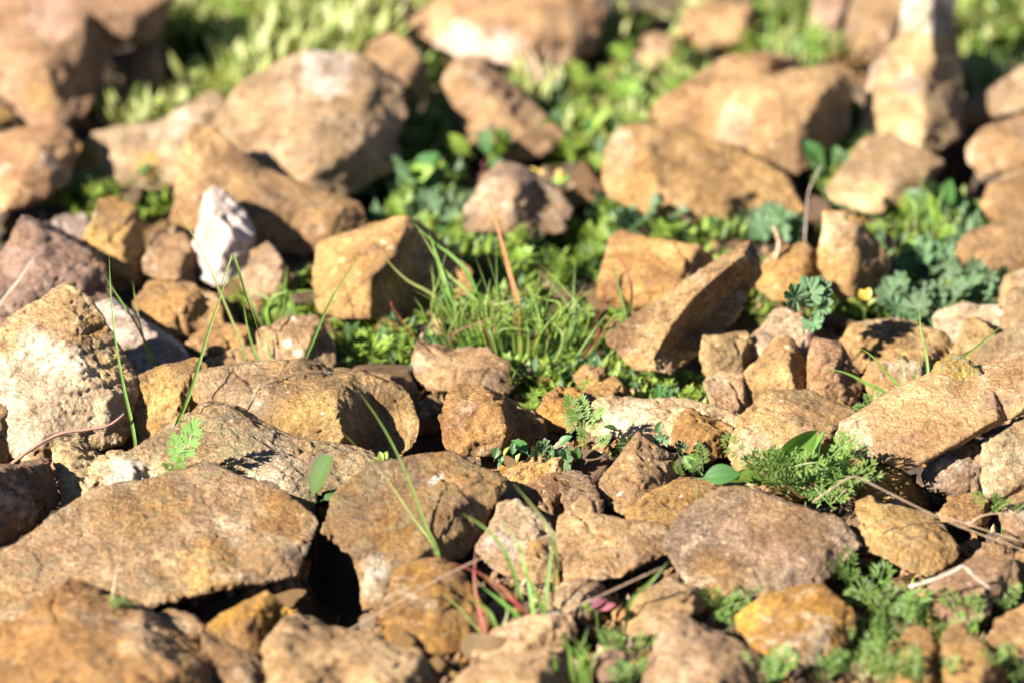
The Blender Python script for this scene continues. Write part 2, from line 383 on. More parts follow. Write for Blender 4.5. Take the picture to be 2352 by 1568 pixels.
S("orange stone just showing at the right edge at grass level", [(2328,1300),(2340,1275),(2360,1268),(2420,1290),(2420,1350),(2345,1352)], (.47,.30,.13), gy=1350, k=.6)
S("pointed brown stone at the bottom right among green leaves", [(2052,1515),(2079,1468),(2109,1446),(2138,1461),(2168,1496),(2184,1530),(2150,1610),(2040,1610)], (.36,.235,.13), gy=1570, k=.7)
S("blunt orange-tan stone at the bottom right beside the pointed one", [(2164,1472),(2186,1448),(2216,1446),(2245,1464),(2269,1498),(2307,1523),(2322,1550),(2270,1610),(2175,1610)], (.42,.28,.14), gy=1575, k=.8)
S("smooth tan stone in the bottom right corner", [(2275,1466),(2290,1441),(2324,1421),(2352,1401),(2430,1390),(2430,1520),(2340,1525),(2285,1505)], (.45,.30,.16), gy=1530, k=.7, rough=.7)
S("pale blurred stone at the bottom left of the orange-yellow stone", [(1480,1560),(1505,1495),(1528,1450),(1555,1405),(1602,1418),(1642,1455),(1700,1490),(1747,1515),(1760,1545),(1745,1620),(1600,1650),(1480,1620)], (.42,.30,.19), gy=1590, k=.9, inn=[(1560,1450,20),(1620,1480,30),(1700,1520,30),(1560,1530,55),(1650,1560,70)], patches=[(1555,1510,65,(.62,.47,.31),.7)], rough=.7)
S("pinkish pale stone cut off by the bottom edge beneath the blurred pale one", [(1520,1568),(1560,1548),(1640,1545),(1720,1552),(1735,1590),(1640,1640),(1530,1620)], (.55,.42,.30), gy=1615, k=1.0, rough=.6)
S("blurred tan stone at the foot of the grass tuft", [(1085,1505),(1110,1470),(1150,1446),(1190,1430),(1215,1410),(1272,1404),(1310,1416),(1320,1450),(1305,1475),(1240,1500),(1150,1525)], (.45,.30,.16), gy=1515, k=.7, inn=[(1160,1465,25),(1265,1430,28),(1290,1450,20),(1210,1480,40)])
S("pale tan stone cut off by the bottom edge below the grass tuft", [(1030,1575),(1070,1540),(1120,1517),(1180,1512),(1250,1500),(1292,1490),(1335,1530),(1345,1580),(1300,1640),(1030,1640)], (.50,.36,.21), gy=1600, k=1.0, rough=.7)
S("tan pebble between the shield-shaped stone and the pink blades", [(1265,1372),(1300,1345),(1350,1335),(1382,1352),(1402,1395),(1340,1430),(1280,1418)], (.44,.30,.16), gy=1425, k=.9)
S("long pale tan stone in front of the purple-brown one", [(1425,1425),(1468,1362),(1540,1338),(1600,1352),(1645,1372),(1610,1408),(1565,1412),(1530,1450),(1450,1462)], (.46,.33,.19), gy=1455, k=1.0)
S("small orange stone with green leaves to its right, left of the yellow stone", [(1588,1376),(1616,1345),(1660,1343),(1672,1378),(1630,1410),(1595,1402)], (.47,.29,.12), gy=1405, k=.7)
S("small mauve-brown pebble at the bottom centre in low leaves", [(1368,1535),(1388,1503),(1420,1497),(1442,1520),(1434,1556),(1390,1566)], (.33,.21,.15), gy=1560, k=.5)
# -- middle row
S("brown rock edge at the far left, halfway down", [(-70,915),(0,903),(13,924),(24,964),(32,1004),(27,1050),(20,1080),(-70,1090)], (.31,.21,.12), gy=1110, k=.3)
S("large boulder at left with tan top and crumbly white front", [(-80,800),(0,763),(44,739),(84,709),(134,675),(158,660),(185,665),(208,689),(216,716),(235,739),(249,776),(289,806),(309,833),(312,870),(310,907),(304,957),(294,1010),(235,1040),(134,1060),(67,1060),(20,1045),(-80,1000)], (.50,.36,.19), gy=1075, k=.45, inn=[(0,850,40),(80,805,42),(140,770,40),(175,765,34),(190,690,5),(225,790,22),(60,900,66),(180,870,62),(250,900,46),(100,1000,75),(240,980,48)], T=160, rough=1.25, rust=.3, ledge=.35,
  patches=[(90,910,150,(.78,.68,.50),.95),(200,930,90,(.68,.54,.36),.7),(210,765,40,(.42,.27,.12),.7)], name='boulder', cat='boulder')
S("rusty tan block right of the white-fronted boulder", [(315,873),(336,863),(376,848),(453,833),(475,843),(470,870),(462,924),(440,950),(420,990),(360,1015),(322,1030),(309,957)], (.42,.28,.12), gy=1065, k=.3, inn=[(345,900,18),(420,880,22),(400,950,30),(345,980,22)], rust=.6)
S("low tan stone behind the bent grass blade", [(440,850),(497,820),(545,803),(591,799),(625,806),(650,850),(600,875),(500,880)], (.43,.30,.16), gy=905, k=.8)
S("white-spotted brown stone with a dark right side behind the grass blades", [(588,765),(631,752),(658,735),(692,732),(729,735),(745,755),(762,790),(768,838),(720,870),(640,870),(602,820)], (.38,.26,.14), gy=890, k=.4, inn=[(650,780,25),(715,775,32),(690,830,32),(725,800,16)], patches=[(660,790,12,WHITE,.9),(685,810,10,WHITE,.9)])
S("large grey-topped tan rock with a black shaded right face, left of centre", [(446,860),(480,850),(560,855),(640,850),(685,832),(710,845),(760,865),(830,862),(880,875),(930,900),(947,935),(961,975),(952,1015),(910,1050),(845,1060),(790,1045),(745,1040),(700,1015),(650,1000),(600,990),(540,965),(480,945),(455,925)], (.42,.29,.14), gy=1085, k=.45, bm=2.7, inn=[(480,910,14),(560,905,30),(610,895,38),(690,875,30),(600,945,40),(690,945,54),(770,950,58),(775,895,44),(790,1000,52),(850,900,10),(870,980,2),(830,1030,8)], T=160, rough=1.0, rust=.5,
  patches=[(560,880,110,(.36,.28,.19),.7),(680,940,80,(.48,.33,.14),.5)], lichen=.15, name='rock', cat='rock')
S("long lichen-crusted stone with the feathery seedling on it", [(285,1046),(302,1025),(342,1007),(402,990),(418,975),(433,947),(470,935),(530,940),(570,955),(620,985),(660,1010),(700,1020),(750,1035),(810,1058),(870,1060),(880,1078),(800,1100),(770,1118),(724,1135),(715,1170),(690,1170),(600,1150),(500,1130),(400,1110),(330,1085)], (.41,.29,.14), gy=1185, k=.7, inn=[(360,1040,18),(440,1020,30),(500,980,28),(580,1020,34),(660,1050,32),(640,1090,46),(560,1070,48),(460,1075,44),(740,1070,18)], rough=1.1, rust=.5, lichen=.5, patches=[(620,1090,75,(.68,.57,.41),.8),(620,1010,50,(.34,.28,.19),.6)])
S("crumbly pale cream rock tucked behind the big slab", [(121,1036),(138,1022),(163,1028),(186,1050),(215,1070),(250,1066),(282,1050),(302,1060),(352,1078),(386,1095),(400,1130),(300,1160),(220,1170),(150,1180),(132,1130),(125,1070)], (.60,.47,.27), gy=1200, k=.6, inn=[(160,1070,20),(230,1095,18),(300,1090,24),(200,1130,28)], rough=1.7, rust=.2, patches=[(300,1095,60,(.78,.70,.58),.8)])
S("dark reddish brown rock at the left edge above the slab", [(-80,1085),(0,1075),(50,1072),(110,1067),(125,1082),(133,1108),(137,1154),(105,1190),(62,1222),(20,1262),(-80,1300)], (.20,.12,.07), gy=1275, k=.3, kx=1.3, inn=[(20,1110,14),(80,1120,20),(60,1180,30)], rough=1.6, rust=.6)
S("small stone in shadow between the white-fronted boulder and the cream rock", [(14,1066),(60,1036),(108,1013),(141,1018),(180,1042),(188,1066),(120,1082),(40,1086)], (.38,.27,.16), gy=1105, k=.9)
S("blocky brown stone with a pale chipped face in the centre", [(1012,954),(1033,924),(1039,893),(1070,884),(1106,892),(1154,916),(1204,943),(1246,974),(1256,1010),(1210,1035),(1153,1045),(1096,1055),(1046,1048),(1022,1015),(1018,977)], (.35,.22,.11), gy=1075, k=.3, bm=2.4, inn=[(1065,935,36),(1120,935,46),(1150,930,40),(1165,985,52),(1150,1030,45),(1080,1010,52),(1190,1000,16)], rust=.6, rough=1.2, patches=[(1072,930,24,(.62,.45,.30),.8),(1065,905,20,(.5,.36,.22),.6)], name='rock', cat='rock')
S("flat brown stone in the shade of the herbs above the blocky one", [(949,823),(962,789),(992,796),(1019,806),(1039,820),(1070,813),(1120,806),(1153,820),(1174,840),(1182,885),(1150,915),(1100,915),(1040,905),(985,893),(952,860)], (.36,.24,.12), gy=925, k=.7, inn=[(1000,850,22),(1080,855,30),(1140,870,30)])
S("narrow brown stone wedged behind the grey-topped rock", [(745,868),(850,860),(920,873),(948,885),(962,910),(945,945),(880,935),(790,915)], (.38,.25,.12), gy=965, k=.5)
S("pointed shard rising to the right with a dark underside", [(1387,773),(1430,740),(1500,700),(1560,660),(1620,610),(1680,575),(1720,552),(1737,580),(1744,630),(1738,672),(1700,695),(1682,742),(1640,785),(1580,825),(1545,855),(1500,866),(1460,848),(1420,805)], (.36,.25,.13), gy=885, k=.35, inn=[(1450,780,40),(1510,735,62),(1545,745,66),(1585,690,62),(1640,640,56),(1700,590,44),(1500,825,56),(1590,765,6),(1650,700,2),(1700,650,0)], T=70, bm=2.3, rough=1.1, rust=.5, name='rock', cat='rock')
S("orange stone behind the pointed shard", [(1374,660),(1388,600),(1404,550),(1430,541),(1470,555),(1540,560),(1600,570),(1640,600),(1600,670),(1480,710),(1410,705),(1378,685)], (.48,.30,.13), gy=715, k=.5)
S("long pale stone right of the small fern-leaved plant", [(1340,980),(1368,925),(1400,914),(1450,924),(1560,920),(1650,935),(1702,955),(1700,990),(1630,1015),(1540,1020),(1480,1022),(1420,1005),(1370,1005)], (.57,.44,.27), gy=1045, k=.7, inn=[(1400,950,10),(1500,960,26),(1600,965,26),(1450,990,30)], rough=1.2, rust=.3, patches=[(1440,970,60,(.72,.60,.42),.7)])
S("small rounded orange-brown stone in front of the long pale one", [(1546,1000),(1556,962),(1585,942),(1620,958),(1680,985),(1690,1015),(1672,1045),(1620,1058),(1580,1055),(1555,1030)], (.36,.225,.10), gy=1075, k=.4, inn=[(1590,975,30),(1640,1000,36),(1600,1030,36)], rust=.6)
S("little tan stone under the tip of the pointed shard", [(1318,862),(1340,843),(1385,850),(1402,872),(1380,895),(1335,892)], (.42,.27,.12), gy=905, k=.6)
S("rounded brown stone left of the long pale one", [(1236,955),(1254,912),(1288,893),(1325,900),(1352,925),(1345,960),(1310,990),(1260,990)], (.34,.22,.11), gy=1000, k=.5, rust=.5)
S("knobbly tan stone touching the upper left of the long pale one", [(1318,912),(1350,895),(1384,882),(1412,868),(1434,887),(1438,920),(1400,945),(1350,950)], (.40,.28,.15), gy=965, k=.5, rough=1.4)
S("dome-shaped stone with brown top and pale front left of the right slab", [(1676,1040),(1689,991),(1702,960),(1726,937),(1763,910),(1803,902),(1870,906),(1924,922),(1962,950),(1960,1000),(1900,1050),(1840,1085),(1770,1095),(1700,1090)], (.48,.35,.20), gy=1105, k=.6, inn=[(1740,960,18),(1840,945,24),(1920,965,18),(1730,1020,44),(1820,1010,56),(1900,1005,40)], rough=1.1, rust=.3, lichen=.2, patches=[(1830,925,70,(.33,.23,.13),.7),(1730,1030,50,(.60,.49,.34),.7)])
S("small tan tip behind the dome-shaped stone", [(1724,935),(1736,907),(1763,873),(1796,880),(1825,905),(1820,935),(1760,950)], (.40,.27,.14), gy=985, k=.4)
S("orange block leaning left of the mauve-brown block", [(1690,920),(1702,873),(1736,836),(1783,789),(1813,778),(1827,789),(1858,857),(1866,910),(1830,935),(1760,935),(1700,950)], (.44,.28,.11), gy=965, k=.35, inn=[(1760,850,30),(1810,830,36),(1825,890,36),(1740,900,34)], rust=.7)
S("mauve-brown angular block with a shaded right side", [(1857,836),(1857,800),(1867,778),(1894,786),(1934,793),(1951,816),(1964,843),(1982,883),(1976,920),(1955,955),(1920,955),(1865,930)], (.31,.21,.13), gy=975, k=.3, inn=[(1885,830,26),(1920,850,36),(1940,900,26),(1890,900,34)], rough=1.2)
S("grey-tan block with a flat front below the pointed shard", [(1610,815),(1618,779),(1679,768),(1718,769),(1730,800),(1735,850),(1690,880),(1640,880),(1616,850)], (.41,.31,.17), gy=900, k=.3)
S("pale lumpy stone under the grey-green lobed leaves", [(1710,805),(1745,770),(1756,749),(1783,719),(1810,715),(1842,732),(1868,772),(1860,830),(1800,850),(1735,845)], (.52,.40,.25), gy=885, k=.35, rough=1.4, patches=[(1735,800,28,(.72,.60,.42),.8)])
S("brown stone low in the gap left of the orange block", [(1618,880),(1660,855),(1704,866),(1712,905),(1720,945),(1680,965),(1640,940)], (.36,.23,.11), gy=975, k=.5)
S("broad orange-brown stone behind the mauve-brown block", [(1930,785),(1958,748),(2021,746),(2055,740),(2105,752),(2156,762),(2195,799),(2180,830),(2119,845),(2038,855),(1978,855),(1950,830)], (.40,.27,.12), gy=880, k=.5, inn=[(1980,785,20),(2060,785,26),(2140,800,22),(2060,825,38)], rust=.7)
S("orange stone with a shaded hollow left of the right grass blades", [(1978,870),(2005,842),(2045,830),(2119,806),(2155,820),(2158,850),(2120,900),(2060,935),(2010,930)], (.46,.29,.11), gy=945, k=.4, rust=.5)
S("small yellow-lichened stone sitting on the long pale slab", [(2145,870),(2150,843),(2179,823),(2206,822),(2228,840),(2256,857),(2290,868),(2262,892),(2206,900),(2155,895)], (.31,.24,.11), gy=1118, k=.4, lichen=1.0, rough=1.4, lift=True)
S("speckled grey-brown stone behind the slab at the right edge", [(2225,850),(2236,833),(2263,803),(2307,776),(2352,757),(2440,735),(2440,860),(2352,880),(2270,885)], (.38,.29,.16), gy=1045, k=.5, lichen=.3)
S("pale upright triangular stone behind the right-hand grass", [(2187,822),(2205,780),(2220,742),(2246,734),(2273,752),(2302,783),(2300,830),(2250,860),(2200,850)], (.47,.36,.21), gy=925, k=.2, rough=1.1)
S("white arched stone at right behind the triangular one", [(2148,728),(2173,718),(2216,704),(2273,701),(2300,708),(2316,722),(2320,790),(2270,810),(2200,800),(2155,775)], (.68,.57,.41), gy=850, k=.6, rust=.1, rough=1.2)
S("brown stone at the right edge beside the white arched one", [(2305,730),(2322,668),(2352,658),(2440,645),(2440,790),(2352,800),(2315,790)], (.36,.26,.15), gy=855, k=.4)
S("tan stone at the right edge above the brown one", [(2296,692),(2312,645),(2352,628),(2440,615),(2440,700),(2352,720),(2305,730)], (.46,.31,.16), gy=765, k=.4)
S("upright pale tan stone standing in the herbs right of centre", [(1883,580),(1884,530),(1895,490),(1920,484),(1945,490),(1975,510),(2000,545),(2022,572),(2042,600),(2045,650),(2010,690),(1960,715),(1940,705),(1920,665),(1885,615)], (.50,.35,.19), gy=735, k=.2, inn=[(1915,530,28),(1960,560,42),(1990,600,34),(1955,640,44),(2000,650,18)], rough=1.1, patches=[(1915,530,50,(.66,.52,.34),.7)], name='rock', cat='rock')
S("tan stone in the herbs left of the upright pale one", [(1742,665),(1750,612),(1790,582),(1850,560),(1884,600),(1884,650),(1830,690),(1780,690)], (.47,.32,.16), gy=705, k=.5)
# -- back rows
S("large rounded boulder with a white crown, upper left of centre", [(440,350),(480,285),(505,262),(545,205),(630,182),(655,150),(700,128),(770,120),(822,132),(838,165),(880,180),(925,205),(930,270),(900,320),(912,380),(880,410),(838,450),(760,480),(660,470),(560,440),(470,410)], (.44,.32,.19), gy=520, k=.5, inn=[(560,280,30),(640,220,40),(740,175,30),(850,200,30),(600,350,66),(720,300,82),(830,330,60),(700,410,80),(880,380,20)], T=300, rough=.9, rust=.3, patches=[(745,160,70,(.80,.72,.60),.95),(850,330,80,(.38,.28,.19),.6)], name='boulder', cat='boulder')
S("blurred rounded stone leaning behind the white-crowned boulder", [(838,150),(848,105),(890,84),(940,98),(980,148),(975,210),(945,280),(890,270),(850,220)], (.45,.33,.21), gy=470, k=.4, name='boulder', cat='boulder')
S("orange slab leaning against the front of the white-crowned boulder", [(405,430),(420,330),(440,288),(490,295),(540,350),(600,390),(680,420),(760,438),(822,468),(840,515),(800,555),(740,585),(680,580),(620,575),(545,560),(480,570),(420,560),(395,510)], (.43,.31,.19), gy=620, k=.4, inn=[(460,370,24),(560,420,40),(660,470,44),(760,490,40),(560,500,60),(460,480,44)], T=80, rough=.8, name='flat_stone', cat='stone slab')
S("pale ridge of stone with yellow stains behind the feathery clump at left", [(158,390),(175,345),(205,318),(300,308),(380,288),(430,262),(485,215),(520,225),(500,290),(470,340),(440,420),(360,440),(260,430),(180,420)], (.50,.38,.23), gy=440, k=.6, inn=[(210,360,16),(300,345,26),(400,318,26),(470,258,12),(340,400,40),(430,390,38)], patches=[(200,360,40,(.52,.33,.09),.8),(340,380,35,(.52,.33,.10),.7),(420,290,40,(.72,.62,.48),.7)], rust=.2)
S("smooth pinkish tan boulder at the left edge, upper part", [(-80,330),(0,308),(60,295),(120,288),(165,308),(168,360),(152,420),(110,452),(60,478),(0,505),(-80,530)], (.45,.31,.20), gy=500, k=.6, inn=[(0,360,40),(90,340,40),(120,380,36),(40,430,60)], rough=.6, rust=.2, name='boulder', cat='boulder')
S("huge blurred boulder in the top left corner", [(-90,-40),(100,-60),(300,-50),(410,-20),(405,20),(372,60),(350,95),(300,120),(262,112),(236,150),(224,215),(205,255),(150,285),(80,295),(40,275),(10,220),(-90,200)], (.40,.28,.19), gy=285, k=.5, inn=[(60,40,60),(200,30,60),(330,30,40),(300,80,30),(100,140,110),(190,130,80),(120,220,90),(10,120,90)], T=330, rough=.7, rust=.2, patches=[(120,40,60,(.55,.40,.30),.7),(100,220,50,(.46,.31,.14),.6)], name='boulder', cat='boulder')
S("narrow brown stone right of the black hollow in the top left", [(296,150),(310,105),(352,85),(372,100),(375,160),(365,220),(310,235),(290,205)], (.38,.26,.16), gy=236, k=.3)
S("low blurred stone in the grass below the black hollow", [(205,262),(225,232),(290,210),(345,225),(350,260),(290,285),(225,285)], (.40,.28,.16), gy=280, k=.8)
S("bright white pointed stone left of centre", [(448,560),(460,500),(470,455),(495,429),(522,445),(560,490),(582,540),(574,600),(562,645),(500,660),(462,640)], (.80,.72,.64), gy=680, k=.2, inn=[(490,490,26),(530,530,32),(505,590,36),(560,590,14)], rust=.0, rough=1.3)
S("upright orange flake of stone at left", [(183,570),(200,510),(228,460),(258,454),(290,475),(312,482),(328,510),(335,600),(332,660),(270,665),(240,600),(195,600)], (.46,.31,.14), gy=700, k=.2, T=40, rust=.3, rough=.7)
S("pinkish pale stone behind the orange flake", [(100,540),(130,505),(190,495),(215,520),(200,570),(140,575)], (.58,.46,.36), gy=600, k=.5, rust=.1)
S("rough purple-brown rock at the left edge under the orange flake", [(-80,620),(0,598),(20,550),(45,510),(80,518),(130,560),(180,580),(232,600),(256,645),(262,700),(220,740),(120,760),(40,775),(-80,780)], (.29,.19,.13), gy=780, k=.4, inn=[(40,580,30),(110,620,44),(190,640,34),(60,680,62),(180,700,24)], rough=1.4, rust=.4, name='rock', cat='rock')
S("brown stone behind the seed head at left", [(308,700),(340,655),(400,648),(450,660),(502,690),(515,745),(460,775),(380,775),(325,745)], (.38,.25,.13), gy=790, k=.4, inn=[(360,690,26),(420,700,36),(470,720,10)])
S("white stone mostly in blue shade right of the white-fronted boulder", [(212,702),(250,695),(300,738),(370,775),(420,805),(445,838),(400,865),(320,865),(250,800)], (.66,.58,.49), gy=890, k=.9, rust=.1)
S("small tan stone right of the bright white one", [(555,655),(580,582),(618,560),(645,600),(668,640),(650,690),(590,695)], (.42,.29,.17), gy=710, k=.4)
S("tan stone behind the white one at the foot of the leaning slab", [(330,600),(360,540),(420,545),(455,590),(460,640),(400,670),(345,660)], (.36,.25,.15), gy=680, k=.5)
S("rusty stone half buried behind the bent grass stems", [(430,790),(470,755),(540,750),(590,765),(600,800),(530,825),(450,825)], (.42,.29,.16), gy=840, k=.8)
S("bright orange-tan rock with a dark pitted right side, left of the grass tuft", [(726,640),(730,590),(738,558),(770,540),(840,520),(930,500),(962,525),(1000,575),(1050,590),(1080,622),(1082,670),(1030,715),(940,735),(870,735),(790,730),(735,715)], (.50,.35,.19), gy=760, k=.35, bm=2.6, inn=[(780,590,44),(860,560,52),(925,530,46),(900,590,60),(850,640,66),(780,660,52),(960,620,10),(930,680,12),(1020,650,6)], rough=1.1, rust=.3, patches=[(960,590,22,PINK,.6)], name='rock', cat='rock')
S("tan leaning slab among the herbs at the top centre", [(1018,190),(1038,142),(1100,130),(1142,160),(1182,210),(1232,250),(1272,280),(1302,312),(1270,350),(1200,370),(1130,360),(1070,320),(1036,265)], (.43,.31,.20), gy=400, k=.5, inn=[(1070,190,34),(1140,240,44),(1210,300,40),(1110,300,48)], T=80, rough=.7, rust=.2, name='flat_stone', cat='stone slab')
S("tan dome of stone with a shaded right side below the yellow buds", [(1056,500),(1080,450),(1110,410),(1150,379),(1190,384),(1232,420),(1282,440),(1312,482),(1300,530),(1230,545),(1150,545),(1075,530)], (.46,.33,.20), gy=555, k=.4, inn=[(1120,440,40),(1185,430,52),(1170,490,60),(1240,480,24)], rough=.8)
S("long orange-brown rock with a pale left nose, upper right of centre", [(1388,400),(1398,340),(1430,300),(1480,288),(1560,320),(1640,330),(1740,370),(1800,400),(1832,440),(1850,490),(1800,520),(1720,515),(1640,510),(1560,510),(1500,500),(1430,480),(1396,450)], (.43,.30,.16), gy=540, k=.45, inn=[(1430,360,30),(1480,350,46),(1560,380,30),(1660,400,28),(1760,430,24),(1520,440,62),(1660,460,56),(1440,430,50)], rough=.8, rust=.5, patches=[(1425,350,45,(.60,.46,.30),.7)], name='rock', cat='rock')
S("overhanging tan block with a black gap at its right, upper right", [(1640,320),(1660,280),(1690,212),(1740,182),(1830,165),(1920,150),(1962,172),(1958,240),(1945,300),(1890,340),(1862,390),(1790,410),(1740,375),(1690,335)], (.44,.32,.19), gy=430, k=.4, inn=[(1700,260,38),(1790,225,46),(1890,210,44),(1780,310,66),(1850,280,60),(1830,350,54),(1920,270,6)], T=170, rough=.8, rust=.3, patches=[(1680,280,50,(.58,.47,.35),.6)], name='rock', cat='rock')
S("tall bright cream stone standing at the top right", [(2095,-60),(2175,-60),(2192,20),(2186,90),(2206,170),(2196,230),(2202,290),(2212,315),(2180,340),(2120,360),(2060,350),(1958,345),(1992,272),(2036,190),(2072,90)], (.62,.49,.31), gy=385, k=.25, inn=[(2130,30,40),(2140,120,40),(2120,220,56),(2170,250,40),(2120,310,56),(2075,280,36)], rough=.7, rust=.2, patches=[(2130,20,70,(.82,.76,.62),.95),(2085,190,35,(.75,.66,.5),.8)], name='boulder', cat='boulder')
S("flat tan block at the foot of the tall cream stone", [(1898,445),(1930,400),(1985,325),(2050,315),(2130,345),(2173,372),(2152,412),(2112,455),(2030,485),(1960,490),(1905,470)], (.50,.37,.21), gy=490, k=.6, inn=[(1960,410,22),(2050,370,18),(2130,390,24),(2040,430,40)], rough=.7, rust=.2)
S("long tan wedge entering from the right edge near the top", [(2200,245),(2240,215),(2352,160),(2450,130),(2450,250),(2352,255),(2280,275),(2222,295),(2205,282)], (.47,.34,.20), gy=400, k=.4, rough=.7, T=120)
S("reddish tan block at the right edge below the long wedge", [(2222,345),(2260,305),(2310,288),(2352,270),(2450,258),(2450,400),(2352,410),(2260,400),(2228,380)], (.44,.30,.17), gy=440, k=.4, rough=.7)
S("brown lump at the right edge above the grey-green leaves", [(2195,570),(2230,535),(2300,520),(2352,510),(2450,505),(2450,640),(2352,645),(2260,635),(2205,605)], (.33,.22,.12), gy=650, k=.5, rough=1.2)
S("tan rock at the right edge, upper middle, partly behind herbs", [(2255,470),(2275,430),(2352,395),(2450,390),(2450,530),(2352,535),(2290,515)], (.40,.28,.16), gy=550, k=.6)
S("pinkish stone left of the tall cream stone", [(1990,230),(2005,160),(2040,115),(2085,98),(2110,200),(2090,270),(2040,290),(2000,270)], (.52,.41,.30), gy=330, k=.3, rough=.7)
S("broad orange boulder with white crusted foot at the top centre", [(930,65),(980,20),(1060,-40),(1340,-50),(1385,30),(1360,120),(1300,150),(1240,135),(1200,160),(1120,130),(1060,135),(1000,110)], (.46,.30,.16), gy=165, k=.5, T=250, inn=[(1020,50,30),(1120,30,50),(1260,30,50),(1100,90,60),(1230,90,66),(1320,90,40)], rough=.6, rust=.2, patches=[(1060,105,60,(.70,.58,.46),.85),(1160,110,45,(.74,.62,.50),.9)], name='boulder', cat='boulder')
S("small pale blurred stone near the top, right of the dry blades", [(1452,125),(1470,95),(1505,78),(1560,95),(1558,145),(1500,165),(1460,155)], (.55,.42,.28), gy=175, k=.4, rough=.6)
S("blurred pinkish stone at the top right of centre", [(1555,80),(1578,22),(1640,4),(1722,10),(1740,65),(1710,105),(1620,110)], (.50,.36,.22), gy=125, k=.4, rough=.6)
S("orange-brown stone behind the overhanging block", [(1470,300),(1515,235),(1600,182),(1680,132),(1780,130),(1830,145),(1840,200),(1740,260),(1690,330),(1620,360),(1530,350)], (.43,.28,.14), gy=370, k=.6, rough=.7)
S("blurred tan stone left of the tall cream stone at the top edge", [(1942,95),(1958,12),(2010,-30),(2100,-20),(2095,80),(2030,150),(1975,140)], (.44,.32,.20), gy=190, k=.4, rough=.6)
S("small pinkish stone cut by the top edge at right", [(1860,50),(1875,-30),(1960,-30),(1962,50),(1920,95),(1880,90)], (.52,.38,.28), gy=100, k=.4, rough=.6)
S("pale blurred stone cut by the top edge left of the broad orange boulder", [(800,30),(850,-40),(1000,-40),(985,20),(930,65),(860,72)], (.54,.42,.29), gy=80, k=.5, rough=.6)
S("small dappled stone right of the tall cream one", [(2196,200),(2228,122),(2280,138),(2314,180),(2300,225),(2230,235)], (.42,.31,.20), gy=265, k=.4, rough=.8)
S("mauve-brown strip of stone above the overhanging block", [(1600,200),(1660,140),(1780,120),(1860,120),(1880,155),(1800,190),(1680,225)], (.36,.25,.17), gy=262, k=.9, rough=.6)
#STONES_END

def sat(c, f=1.24):
    c = np.array(c); l = c @ np.array((.3, .55, .15))
    return np.clip((l + (c - l) * f) * np.array((0.82, 0.765, 0.75)), 0.012, 0.86)

def inside(p, poly):
    r = False
    n = len(poly)
    for i in range(n):
        a, b = poly[i], poly[(i + 1) % n]
        if (a.y > p.y) != (b.y > p.y) and p.x < (b.x - a.x) * (p.y - a.y) / (b.y - a.y) + a.x: r = not r
    return r

def simplify(pts, tol):
    """straight broken edges: keep only the corners of a closed outline"""
    def dp(a):
        if len(a) < 3: return a
        p, q = a[0], a[-1]; d = q - p; L = d.length + 1e-9
        k, best = 0, -1
        for i in range(1, len(a) - 1):
            e = abs(d.x * (a[i].y - p.y) - d.y * (a[i].x - p.x)) / L
            if e > best: k, best = i, e
        if best < tol: return [p, q]
        return dp(a[:k + 1])[:-1] + dp(a[k:])
    n = len(pts)
    i0 = min(range(n), key=lambda i: pts[i].x); i1 = max(range(n), key=lambda i: pts[i].x)
    rot = pts[i0:] + pts[:i0]; m = (i1 - i0) % n
    return dp(rot[:m + 1])[:-1] + dp(rot[m:] + [rot[0]])[:-1]

def envelope(pts, c, mn, s, r):
    """faces turned to the picture as planes; the stone's front is their lower envelope"""
    xs = [p.x for p in pts]; ys = [p.y for p in pts]
    x0, x1, y0, y1 = min(xs), max(xs), min(ys), max(ys)
    w, h = x1 - x0, y1 - y0
    B = s['bulge'] * mn * 1.15
    P = []          # (anchor x, anchor y, b0, slope x, slope y)
    tx, ty = r.uniform(-.28, .22), r.uniform(-.15, .3)
    P.append((c.x, c.y, B, tx, ty))
    e = y0 + h * r.uniform(.22, .55); st = r.uniform(.7, 1.7)
    P.append((c.x, e, B, r.uniform(-.3, .3), st))                                  # top face falls away upwards
    xr = x0 + w * r.uniform(.62, .88)
    P.append((xr, c.y, B * r.uniform(.9, 1.05), -r.uniform(1.1, 2.2), r.uniform(-.5, .5)))   # shaded right face
    if r.random() < .6:
        P.append((x0 + w * r.uniform(.1, .3), c.y, B, r.uniform(.5, 1.1), r.uniform(-.4, .4)))
    P.append((c.x, y0 + h * r.uniform(.78, .92), B, r.uniform(-.4, .4), -r.uniform(.7, 1.6)))
    for _ in range(3):                                                             # chipped corners
        a = r.uniform(0, 6.28); g = r.uniform(.6, 1.6)
        P.append((c.x + math.cos(a) * w * .36, c.y + math.sin(a) * h * .36, B * r.uniform(.9, 1.0), -math.cos(a) * g, -math.sin(a) * g))
    return lambda x, y: max(min(b + gx * (x - ax) + gyy * (y - ay) for ax, ay, b, gx, gyy in P), -0.35 * mn)

